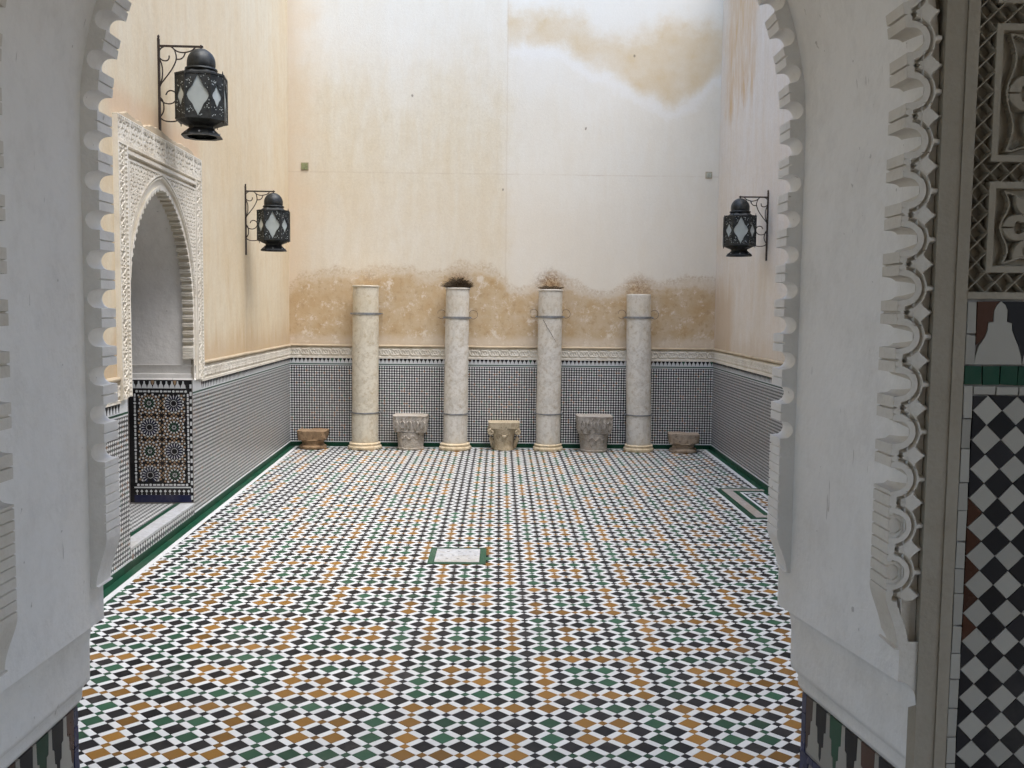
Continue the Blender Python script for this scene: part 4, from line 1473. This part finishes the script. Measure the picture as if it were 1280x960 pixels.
# sill, step and floor of the passage
SZ = 0.128
mb = MB(); mb.add([(O0 + 0.01, 0.0062, 0.046), (O1 - 0.01, 0.0062, 0.046), (O1 - 0.01, 0.0062, SZ - 0.016), (O0 + 0.01, 0.0062, SZ - 0.016)], [(0, 1, 2, 3)])
mb.build('step_riser', dado_mat('riser_tiles', 0.046), door)
mb = MB(); mb.box(O0 - 0.0, O1 + 0.0, -0.02, 0.0115, 0, 0.046); mb.build('green_skirting', T_BAND, door)
mb = MB(); mb.box(O0, O1, -0.095, 0.008, SZ - 0.016, SZ); mb.build('marble_sill', MARBLE, door)
mb = MB(); mb.box(O0 - 0.03, O1 + 0.03, -0.130, -0.096, SZ - 0.03, SZ - 0.001); mb.build('green_strip', T_BAND, door)
mb = MB(); mb.add([(O0 - 0.6, -0.130, SZ - 0.004), (O1 + 0.6, -0.130, SZ - 0.004), (O1 + 0.6, -2.2, SZ - 0.004), (O0 - 0.6, -2.2, SZ - 0.004)], [(0, 1, 2, 3)])
fm = Mat('passage_floor_tiles', 0.35, 0.4)
x, y, z = fm.xyz()
fa = fm.math('FLOOR', (x + y) / 0.040); fb = fm.math('FLOOR', (x - y) / 0.040)
par = fm.math('MODULO', fm.math('ABSOLUTE', fa + fb), 2.0)
fm.color(fm.mix(par, (0.66, 0.66, 0.64), (0.03, 0.035, 0.035)))
mb.build('passage_floor', fm.mat, door)
# dark wooden door post and the passage behind
mb = MB(); mb.box(-XW - 0.05, -XW + 0.035, -TH - 0.05, -TH + 0.03, SZ, 1.05); mb.box(-XW - 0.05, -XW + 0.015, -TH - 0.05, -TH - 0.001, 1.05, 2.55)
mb.build('door_post', WOOD, door)
mb = MB(); mb.box(XW - 0.035, XW + 0.05, -TH - 0.05, -TH + 0.03, SZ, 2.55); mb.build('door_post', WOOD, door)
PASS = plain('passage_plaster', (0.46, 0.43, 0.38), 0.85, 0.1, 2)
mb = MB()
mb.box(-XW - 0.62, -XW - 0.05, -TH - 0.3, -TH - 0.01, 0, 3.0)
mb.box(XW + 0.05, XW + 0.62, -TH - 0.3, -TH - 0.01, 0, 3.0)
mb.box(-XW - 0.62, XW + 0.62, -2.4, -2.2, 0, 3.0)
mb.box(-XW - 0.62, -XW - 0.6, -2.2, -TH - 0.3, 0, 3.0)
mb.box(XW + 0.6, XW + 0.62, -2.2, -TH - 0.3, 0, 3.0)
mb.box(-XW - 0.62, XW + 0.62, -2.4, -TH - 0.01, 3.0, 3.1)
mb.box(-XW - 0.05, XW + 0.05, -TH - 0.3, -TH - 0.01, 2.42, 3.0)
mb.build('passage_wall', PASS, door)

# ------------------------------------------------------------------ lanterns
WIDE, NARROW = 0.150, 0.098


def oct_pts(scale=1.0):
    a, b = WIDE / 2 * scale, (WIDE / 2 + NARROW / math.sqrt(2)) * scale
    return [(b, -a), (b, a), (a, b), (-a, b), (-b, a), (-b, -a), (-a, -b), (a, -b)]


def ogee(w_, h_, n=10):
    """half-lobed diamond opening, one quarter mirrored"""
    q = []
    for k in range(n):
        t = k / n
        d = 0.03 * math.sin(3 * math.pi * t) if t < 0.67 else -0.02 * math.sin(3 * math.pi * (t - 0.67))
        q.append((max(0.0, min(1.0, 1 - t + d)), max(0.0, min(1.0, t + d))))
    q[0] = (1.0, 0.0)
    pts = [(a * w_, b * h_) for a, b in q]
    pts += [(-b_[0], b_[1]) for b_ in ([(0, h_)] + pts[:0:-1])]
    pts += [(-w_, 0)] + [(-a * w_, -b * h_) for a, b in q[1:]]
    pts += [(0, -h_)] + [(a * w_, -b * h_) for a, b in q[:0:-1]]
    return pts


def lantern(name, label, bar, ang_wall, spin, scale):
    """bar: point on the wall at arm height; local +x points out of the wall"""
    t = empty(name, bar, ang_wall, label, 'lantern', 'lanterns hung on the courtyard walls')
    k = 0.000724 * scale
    L = lambda px, pz: ((px - 110) * k, 0, (130 - pz) * k)
    mb_ = MB(); mb_.box(-0.002, 0.014, -0.010, 0.010, -0.60 * scale, 0.045 * scale)
    mb_.tube([(0.008, 0, 0.045 * scale), (0.008, 0, 0.06 * scale), (0.010, 0, 0.068 * scale)], [0.006, 0.009, 0.002], 6)
    mb_.build('wall_bar', RUSTY, t)
    mb_ = MB(); mb_.box(0.012, 390 * k, -0.006, 0.006, -0.006, 0.006); mb_.build('arm', RUSTY, t)
    curves = [[(210, 210), (205, 240), (185, 255), (150, 250), (125, 225), (120, 190), (135, 155), (165, 135), (200, 131), (235, 140), (258, 170), (270, 220), (262, 265), (235, 320), (200, 370), (165, 415), (135, 455), (121, 500), (120, 555), (132, 590), (165, 615), (210, 621), (250, 602), (270, 560), (262, 530), (240, 512), (212, 508), (190, 520), (176, 546)],
              [(124, 235), (142, 280), (151, 330), (147, 400), (128, 458)], [(122, 560), (145, 590), (157, 640), (152, 690), (124, 737)],
              [(124, 740), (150, 762), (190, 772), (250, 770), (300, 748)], [(242, 148), (275, 172), (315, 182), (350, 180), (400, 165), (432, 138)], [(347, 183), (332, 218), (305, 238), (270, 240)]]
    for c in curves:
        pts = [Vector(L(*p)) for p in c]
        dense = []
        for i in range(len(pts) - 1):
            p0, p1, p2, p3 = pts[max(i - 1, 0)], pts[i], pts[i + 1], pts[min(i + 2, len(pts) - 1)]
            for j in range(3):
                u = j / 3
                dense.append(0.5 * ((2 * p1) + (p2 - p0) * u + (2 * p0 - 5 * p1 + 4 * p2 - p3) * u * u + (3 * p1 - p0 - 3 * p2 + p3) * u ** 3))
        dense.append(pts[-1])
        mb_ = MB(); mb_.tube(dense, 0.0045 * scale, 5); mb_.build('scroll', RUSTY, t, smooth=True)
    cx = 372 * k
    top = -0.015 * scale
    M = Matrix.Translation((cx, 0, top - 0.545 * scale)) @ Matrix.Rotation(spin, 4, 'Z') @ Matrix.Scale(scale, 4)

    def put(mb__, nm, mt, smooth=False, parent=t, **kw):
        mb__.v = [tuple(M @ Vector(p)) for p in mb__.v]
        return mb__.build(nm, mt, parent, smooth=smooth, **kw)
    mb_ = MB(); mb_.tube([(0, 0, 0.535), (0, 0, 0.57)], 0.006, 6); put(mb_, 'hanger', RUSTY)
    prof = [(0.086 * math.cos(a), 0.428 + 0.030 + 0.090 * math.sin(a)) for a in np.linspace(0, math.pi / 2 - 0.08, 12)]
    prof = [(0.080, 0.425), (0.086, 0.44)] + prof + [(0.006, 0.5485)]
    ribj = lambda a, z_, r_: 0.0022 * max(0, math.cos(8 * a)) ** 6 * (r_ / 0.09)
    mb_ = MB(); mb_.lathe(prof, 48, jitter=ribj); put(mb_, 'dome', METAL, 'angle')
    mb_ = MB(); mb_.lathe([(0.080, 0.405), (0.094, 0.408), (0.100, 0.415), (0.097, 0.424), (0.084, 0.428)], 32); put(mb_, 'dome_ring', METAL, 'angle')
    # shoulder from ring to body
    o8 = oct_pts(0.80)
    mb_ = MB()
    ring = [[(0.092 * math.cos(a), 0.092 * math.sin(a), 0.408) for a in [math.atan2(y_, x_) for x_, y_ in o8]], [(x_, y_, 0.378) for x_, y_ in o8], [(x_, y_, 0.372) for x_, y_ in oct_pts(1.03)]]
    P_ = [[ring[j][i] for j in range(3)] for i in range(8)]
    mb_.grid(P_, close_u=True); put(mb_, 'shoulder', METAL)
    # eight cut-out side plates with panes behind
    o8 = oct_pts(1.0)
    for i in range(8):
        a, b = Vector((*o8[i], 0)), Vector((*o8[(i + 1) % 8], 0))
        mid, ex = (a + b) / 2, (b - a).normalized()
        nrm = Vector((ex.y, -ex.x, 0))
        w_ = (b - a).length / 2
        wide = w_ > 0.06
        hh_ = 0.136
        z0 = 0.236
        ow, oh = (w_ * 0.88, hh_ * 0.94) if wide else (w_ * 0.70, hh_ * 0.52)
        hole = ogee(ow, oh)
        n_ = len(hole)
        outer = []
        for (hx, hz) in hole:
            tx = w_ / abs(hx) if abs(hx) > 1e-6 else 1e9
            tz = hh_ / abs(hz) if abs(hz) > 1e-6 else 1e9
            tt = min(tx, tz)
            outer.append((hx * tt, hz * tt))
        # snap the nearest outer points to the corners
        for sx in (-1, 1):
            for sz in (-1, 1):
                j = min(range(n_), key=lambda q_: (outer[q_][0] - sx * w_) ** 2 + (outer[q_][1] - sz * hh_) ** 2)
                outer[j] = (sx * w_, sz * hh_)
        pt = lambda q_, d: mid + ex * q_[0] + nrm * d + Vector((0, 0, z0 + q_[1]))
        mb_ = MB()
        P_ = [[pt(hole[j], -0.004), pt(hole[j], 0.001), pt(outer[j], 0.001), pt(outer[j], -0.004)] for j in range(n_)]
        mb_.grid([[tuple(q_) for q_ in row] for row in P_], close_u=True)
        plate = put(mb_, 'side_plate', METAL)
        mb_ = MB(); mb_.add([tuple(pt((sx * w_ * 0.97, sz * hh_ * 0.97), -0.006)) for sx, sz in ((-1, -1), (1, -1), (1, 1), (-1, 1))], [(0, 1, 2, 3)])
        put(mb_, 'pane', PANE, parent=plate)
        mb_ = MB()
        for sx in (-1, 1):
            for sz in (-1, 1):
                for _ in range(16 if wide else 9):
                    fx_, fz_ = random.uniform(0.12, 0.90), random.uniform(0.15, 0.93)
                    if fx_ * w_ / ow + fz_ * hh_ / oh < 1.16: continue
                    fr_ = random.uniform(0.0022, 0.0042)
                    mb_.add([tuple(pt((sx * fx_ * w_ + fr_ * math.cos(q_), sz * fz_ * hh_ + fr_ * math.sin(q_)), 0.0016)) for q_ in np.arange(6) * math.pi / 3], [(0, 1, 2, 3, 4, 5)])
        if mb_.f: put(mb_, 'pierced_fretwork', PANE, parent=plate, kind='stuff')
        mb_ = MB(); mb_.tube([tuple(a + Vector((0, 0, 0.098))), tuple(a + Vector((0, 0, 0.376)))], 0.0055, 5); put(mb_, 'corner_post', METAL)
    for z_ in (0.101, 0.371):
        mb_ = MB()
        mb_.grid([[(x_ * f_, y_ * f_, z_ + d_) for f_, d_ in ((1.035, -0.006), (1.035, 0.006), (0.97, 0.006), (0.97, -0.006), (1.035, -0.006))] for x_, y_ in o8], close_u=True)
        put(mb_, 'rail', METAL)
    for (x_, y_) in o8[::2]:
        for z0_, z1_ in ((0.374, 0.398), (0.098, 0.076)):
            mb_ = MB(); mb_.tube([(x_ * 0.97, y_ * 0.97, z0_), (x_ * 0.97, y_ * 0.97, z1_)], [0.005, 0.002], 5); put(mb_, 'spike', METAL)
    mb_ = MB()
    rings = [(1.0, 0.099), (0.80, 0.082), (0.52, 0.064), (0.50, 0.052), (0.80, 0.010), (0.82, 0.0), (0.60, 0.002)]
    P_ = [[(*[c_ * sc for c_ in o8[i]], z_) for sc, z_ in rings] for i in range(8)]
    mb_.grid(P_, close_u=True); put(mb_, 'flared_base', METAL)
    for i in range(8):
        mb_ = MB()
        a, b = o8[i], o8[(i + 1) % 8]
        mx, my = (a[0] + b[0]) / 2 * 0.74, (a[1] + b[1]) / 2 * 0.74
        l_ = math.hypot(mx, my)
        mb_.lathe([(0.0, 0.0), (0.006, 0.0), (0.006, 0.004), (0.0, 0.005)], 6, cap=False)
        nv = 24
        for q_ in range(len(mb_.v) - nv, len(mb_.v)):
            x_, y_, z_ = mb_.v[q_]
            mb_.v[q_] = (mx + mx / l_ * z_ - my / l_ * x_, my + my / l_ * z_ + mx / l_ * x_, 0.022 + y_)
        put(mb_, 'stud', BAND)
    return t


angL = math.atan2(KL, 1)                                  # out of the left wall
lantern('wall_lantern', 'largest black metal lantern, hanging above the carved doorway', (-2.272, 6.448, 3.312), angL, R(6), 1.05)
lantern('wall_lantern', 'smaller black metal lantern on the cream wall between doorway and columns', (-2.357, 8.889, 2.668), angL, R(7), 0.97)
lantern('wall_lantern', 'black metal lantern hanging on the pale pink wall, facing the other two', (2.446, 8.772, 2.657), math.pi - math.atan2(KR, 1), R(-8), 0.96)

# ------------------------------------------------------------------ columns
def column(label, x, y, r, zt_, br, mat, lean=0.0, bands=(1.53, 0.42), seed=0, rim_top=True, cracked=False):
    t = empty('marble_column', (x, y, 0), 0, label, 'column', 'columns standing against the back wall')
    bz = 0.083
    jb = lambda a, z_, r_: 0.008 * mnoise.noise((math.cos(a) * 3 + seed, math.sin(a) * 3, z_ * 12)) + 0.004 * mnoise.noise((math.cos(a) * 9, math.sin(a) * 9 + seed, z_ * 30))
    mb_ = MB()
    mb_.lathe([(br * 0.97, 0.0), (br, 0.010), (br * 1.01, 0.022), (br * 0.99, 0.036), (br * 0.92, 0.044), (br * 0.90, 0.052), (br * 0.93, 0.060), (br * 0.93, 0.070), (br * 0.87, 0.078), (r * 0.98, 0.080)], 40, jitter=jb)
    mb_.build('base', BASE_ST, t, smooth='angle')
    js = lambda a, z_, r_: 0.0035 * mnoise.noise((math.cos(a) * 2 + seed, math.sin(a) * 2, z_ * 3)) + 0.0012 * mnoise.noise((math.cos(a) * 14, math.sin(a) * 14, z_ * 20 + seed))
    prof = [(r * 0.985, bz - 0.004), (r, bz + 0.01)] + [(r * (1 - 0.035 * q_), bz + 0.01 + (zt_ - bz - 0.03) * q_) for q_ in np.linspace(0, 1, 36)[1:]]
    if rim_top: prof += [(r * 0.965 + 0.006, zt_ - 0.018), (r * 0.965 + 0.010, zt_ - 0.010), (r * 0.965 + 0.007, zt_), (r * 0.9, zt_ + 0.002)]
    else: prof += [(r * 0.965, zt_ - 0.008), (r * 0.94, zt_), (r * 0.8, zt_ + 0.002)]
    mb_ = MB(); mb_.lathe(prof, 48, jitter=js)
    mb_.v = [(a + lean * c, b, c) for a, b, c in mb_.v]
    mb_.build('shaft', mat, t, smooth='angle')
    for i, z_ in enumerate(bands):
        rr = r * (1 - 0.035 * (z_ / zt_)) + 0.003
        hb = 0.012 if i == 0 else 0.007
        mb_ = MB(); mb_.lathe([(rr - 0.004, z_ - hb), (rr + 0.004, z_ - hb), (rr + 0.004, z_ + hb), (rr - 0.004, z_ + hb)], 40, cap=False)
        mb_.v = [(a + lean * z_, b, c) for a, b, c in mb_.v]
        bd = mb_.build('metal_strap', BAND, t, smooth='angle')
        for sg in (-1, 1):
            mb_ = MB(); xx = sg * rr + lean * z_
            mb_.tube([(xx, 0.0, z_), (xx + sg * 0.012, 0.10, z_), (xx + sg * 0.02, YB - y + 0.01, z_)], 0.005, 5)
            mb_.box(min(xx, xx + sg * 0.024), max(xx, xx + sg * 0.024), -0.008, 0.012, z_ - 0.009, z_ + 0.009)
            mb_.build('strap_bolt', BAND, bd)
            if i == 0 and seed in (2, 3, 4) and not (seed == 4 and sg == 1 and False):
                mb_ = MB()
                c_ = Vector((xx + sg * 0.045, 0.06, z_ + 0.035))
                mb_.tube([tuple(c_ + Vector((0.045 * math.cos(q_) * (1.1 if q_ < 3 else 0.9), 0.01 * math.sin(q_ * 2), 0.05 * math.sin(q_)))) for q_ in np.linspace(-2.4, 3.0, 16)], 0.0022, 4)
                mb_.build('wire_loop', RUSTY, bd)
    if cracked:
        mb_ = MB()
        pts = []
        for q_ in np.linspace(0, 1, 12):
            a = -math.pi / 2 + (-0.65 + 1.35 * q_)
            rr = r * 0.97 + 0.0015
            z_ = 1.50 - 0.30 * q_ + 0.012 * mnoise.noise((q_ * 9, 2, 0))
            pts.append((rr * math.cos(a) + lean * z_, rr * math.sin(a), z_))
        mb_.tube(pts, 0.0025, 4); mb_.build('crack', RUSTY, t)
    return t


column('leftmost column, warm cream marble with a rounded top lip', -1.537, 10.885, 0.1515, 1.865, 0.193, SHAFT_A, 0.006, (1.547, 0.42), 1)
column('second column from the left, a dry nest of twigs on its head', -0.502, 10.885, 0.138, 1.849, 0.184, SHAFT_B, 0.010, (1.513, 0.416), 2)
column('third column from the left, cracked diagonally under its upper strap', 0.567, 10.89, 0.141, 1.842, 0.171, SHAFT_B, 0.004, (1.533, 0.425), 3, True, True)
column('rightmost and shortest column, pale grey marble', 1.615, 10.89, 0.1435, 1.799, 0.176, SHAFT_B, -0.018, (1.535, 0.421), 4, False)


def twigs(label, x, y, z_, n, rx, rz):
    mb_ = MB()
    for _ in range(n):
        a, l_ = random.uniform(0, 2 * math.pi), random.uniform(0.03, 0.09)
        rr = math.sqrt(random.random()) * rx
        p = Vector((math.cos(a) * rr, math.sin(a) * rr * 0.75, 0.002))
        el = random.uniform(0.1, 1.0) * (1 - 0.5 * rr / rx)
        a2 = a + random.gauss(0, 0.8)
        d = Vector((math.cos(a2) * math.cos(el), math.sin(a2) * math.cos(el), math.sin(el)))
        p.z += random.uniform(0, rz) * max(0.05, 1 - (rr / rx) ** 2)
        q_ = p + d * l_ * 0.5 + Vector((0, 0, random.gauss(0, 0.004)))
        e_ = p + d * l_
        e_.z = max(0.003, min(e_.z, rz * 1.2))
        mb_.tube([tuple(p), tuple(q_), tuple(e_)], [0.0024, 0.002, 0.001], 3, cap=False)
    t = mb_.build('dry_twigs', TWIG, label=label, cat='twigs')
    t.location = (x, y, z_)
    return t


twigs('thick dark dome of dry twigs heaped on a column head', -0.484, 10.885, 1.851, 1100, 0.13, 0.10)
twigs('thin scatter of dry twigs on the cracked column', 0.575, 10.89, 1.844, 160, 0.11, 0.025)

# ------------------------------------------------------------------ stone fragments between the columns
def rough_stone(mb_, amp=0.006, sc=9.0, seed=0.0):
    out = []
    for p in mb_.v:
        v = Vector(p)
        n_ = mnoise.noise_vector(v * sc + Vector((seed, 0, 0)))
        n2 = mnoise.noise_vector(v * sc * 3.1 + Vector((0, seed, 0)))
        out.append(tuple(v + n_ * amp + n2 * amp * 0.5))
    mb_.v = out
    return mb_


def block(mb_, hx, hy, z0, z1, taper=0.0, ch=0.0, n=9, carve=None):
    """subdivided block with chamfered corners whose faces may be carved"""
    out = []
    m_ = 4 * n
    nz = 10
    P_ = []
    for i in range(m_):
        side, t = divmod(i, n)
        t = t / n * 2 - 1
        x_, y_ = ((t, -1), (1, t), (-t, 1), (-1, -t))[side]
        L_ = (abs(x_) ** 6 + abs(y_) ** 6) ** (1 / 6) if ch else 1
        row = []
        for j in range(nz + 1):
            f_ = j / nz
            k = 1 + taper * (f_ - 0.5)
            z_ = z0 + (z1 - z0) * f_
            d = carve(t, f_) if carve else 0.0
            row.append((x_ / L_ * (hx * k + d), y_ / L_ * (hy * k + d), z_))
        P_.append(row)
    mb_.grid(P_, close_u=True)
    mb_.add([row[-1] for row in P_], [list(range(m_))])
    mb_.add([row[0] for row in P_], [list(range(m_ - 1, -1, -1))])


def old_base(label, x, y, w_, hgt, mat, seed):
    t = empty('stone_column_base', (x, y, 0), random.uniform(-0.06, 0.06), label, 'stone block', 'carved stone fragments along the back wall')
    mb_ = MB(); block(mb_, w_ * 0.5, w_ * 0.42, hgt * 0.52, hgt, 0.06, 1, 10); rough_stone(mb_, 0.012, 9, seed).build('plinth', mat, t, smooth='angle')
    mb_ = MB(); mb_.lathe([(w_ * 0.44, 0), (w_ * 0.47, hgt * 0.05), (w_ * 0.47, hgt * 0.14), (w_ * 0.42, hgt * 0.20), (w_ * 0.37, hgt * 0.24), (w_ * 0.365, hgt * 0.34), (w_ * 0.40, hgt * 0.44), (w_ * 0.44, hgt * 0.49), (w_ * 0.40, hgt * 0.53)], 36)
    rough_stone(mb_, 0.010, 10, seed + 3).build('moulded_drum', mat, t, smooth='angle')
    return t


old_base('low reddish brown stone block beside the warm cream column', -2.13, 10.87, 0.325, 0.213, BROWN_ST, 1.0)
old_base('low grey brown pitted stone block beside the shortest column', 2.12, 10.83, 0.335, 0.216, marble_mat('grey_brown_stone', (0.36, 0.29, 0.22), (0.2, 0.14, 0.09), (0.15, 0.1, 0.06), 0.85, 24), 5.0)


def leafy(t, f_, n=3, amp=0.016):
    a = abs(math.sin((t + 1) * math.pi * n / 2 * 1.5)) * abs(math.sin(f_ * math.pi * 2.2))
    b = math.cos(t * 13 + f_ * 9) * math.cos(f_ * 11)
    band = 0.006 if f_ > 0.86 or f_ < 0.05 else 0.0
    return amp * (a - 0.5) + 0.006 * b * (0.1 < f_ < 0.85) + band


def big_capital(label, x, y, w_, hgt, mat, seed, n=3):
    t = empty('carved_capital', (x, y, 0), random.uniform(-0.05, 0.05), label, 'capital', 'carved stone fragments along the back wall')
    mb_ = MB(); block(mb_, w_ * 0.47, w_ * 0.40, hgt * 0.53, hgt, 0.06, 1, 30, lambda tt, ff: leafy(tt, ff, n, 0.012)); rough_stone(mb_, 0.006, 14, seed).build('carved_block', mat, t, smooth=True)
    jit = lambda a, z_, r_: 0.005 * math.cos(6 * a + 1) * max(0, math.sin((z_ / hgt) * math.pi * 1.8)) if z_ > hgt * 0.1 else 0
    mb_ = MB(); mb_.lathe([(w_ * 0.38, 0.0), (w_ * 0.385, hgt * 0.05), (w_ * 0.36, hgt * 0.075), (w_ * 0.365, hgt * 0.1)] + [(w_ * (0.365 + 0.03 * (q_ ** 2)), hgt * (0.1 + 0.40 * q_)) for q_ in np.linspace(0.1, 1, 10)] + [(w_ * 0.36, hgt * 0.535)], 48, jitter=jit)
    rough_stone(mb_, 0.004, 11, seed + 2).build('drum', mat, t, smooth='angle')
    mb_ = MB()                                            # garlands hanging on the drum
    for c_ in (-2.1, -1.57, -1.04):
        pts = []
        for q_ in np.linspace(-1, 1, 9):
            a = c_ + q_ * 0.24
            rr = w_ * 0.385
            pts.append((rr * math.cos(a), rr * math.sin(a), hgt * (0.34 + 0.11 * q_ * q_)))
        mb_.tube(pts, 0.008, 6)
    mb_.build('garland', mat, t, smooth=True)
    # leaf tips standing off the block
    mb_ = MB()
    for k in range(-2, 3):
        cx_ = k * w_ * 0.19
        for s_ in (-1, 1):
            pts = [(cx_, -w_ * 0.405, hgt * 0.60), (cx_ + s_ * 0.022, -w_ * 0.425, hgt * 0.70), (cx_ + s_ * 0.026, -w_ * 0.43, hgt * 0.80), (cx_ + s_ * 0.012, -w_ * 0.435, hgt * 0.86)]
            mb_.tube(pts, [0.007, 0.010, 0.009, 0.004], 6)
    mb_.build('leaf_relief', mat, t, smooth=True)
    return t


big_capital('carved capital standing between the first and second column', -1.012, 10.90, 0.40, 0.394, CAP_ST, 2.0)
big_capital('largest capital, grey with deep leaf carving, between third and fourth column', 1.09, 10.85, 0.415, 0.413, marble_mat('capital_stone_grey', (0.40, 0.37, 0.33), (0.26, 0.22, 0.18), (0.18, 0.14, 0.1), 0.75, 34), 8.0, 4)

t = empty('scrolled_capital', (0.058, 10.90, 0), 0.03, 'yellowish capital with corner scrolls between the two middle columns', 'capital', 'carved stone fragments along the back wall')
mb = MB(); block(mb, 0.176, 0.15, 0.255, 0.325, 0.05, 1, 10); rough_stone(mb, 0.004, 12, 4.0).build('abacus', CAP_ST2, t, smooth='angle')
mb = MB(); mb.lathe([(0.118, 0), (0.122, 0.012), (0.115, 0.024), (0.112, 0.06), (0.116, 0.12), (0.125, 0.18), (0.138, 0.22), (0.15, 0.252), (0.14, 0.258)], 40)
rough_stone(mb, 0.005, 12, 6.0).build('bell', CAP_ST2, t, smooth='angle')
for sx in (-1, 1):
    for sy in (-1, 1):
        mb = MB()
        pts = []
        for q in np.linspace(0, 1, 26):
            a = math.pi * 0.5 - q * math.pi * 3.2
            rr = 0.034 * (1 - 0.78 * q)
            pts.append((sx * (0.150 + rr * math.cos(a)), sy * 0.135, 0.218 + rr * math.sin(a)))
        mb.tube(pts, [0.013 * (1 - 0.5 * q) for q in np.linspace(0, 1, 26)], 7)
        rough_stone(mb, 0.002, 16, 2.0).build('corner_scroll', CAP_ST2, t, smooth=True)
mb = MB()
mb.lathe([(0.0, -0.02), (0.022, -0.016), (0.030, 0.0), (0.022, 0.018), (0.0, 0.024)], 12, 0, -0.128, cap=False)
mb.v = [(a, b, c + 0.165) for a, b, c in mb.v]
for s_ in (-1, 1): mb.tube([(0, -0.125, 0.17), (s_ * 0.04, -0.122, 0.19), (s_ * 0.075, -0.11, 0.215)], [0.012, 0.010, 0.006], 6)
rough_stone(mb, 0.003, 20, 1.0).build('front_boss', CAP_ST2, t, smooth=True)
for s_ in (-1, 1):
    mb = MB(); mb.tube([(s_ * 0.112, -0.02, 0.03), (s_ * 0.135, -0.03, 0.09), (s_ * 0.155, -0.035, 0.13), (s_ * 0.150, -0.04, 0.155)], [0.03, 0.026, 0.022, 0.010], 8)
    rough_stone(mb, 0.003, 16, 5.0).build('leaf', CAP_ST2, t, smooth=True)
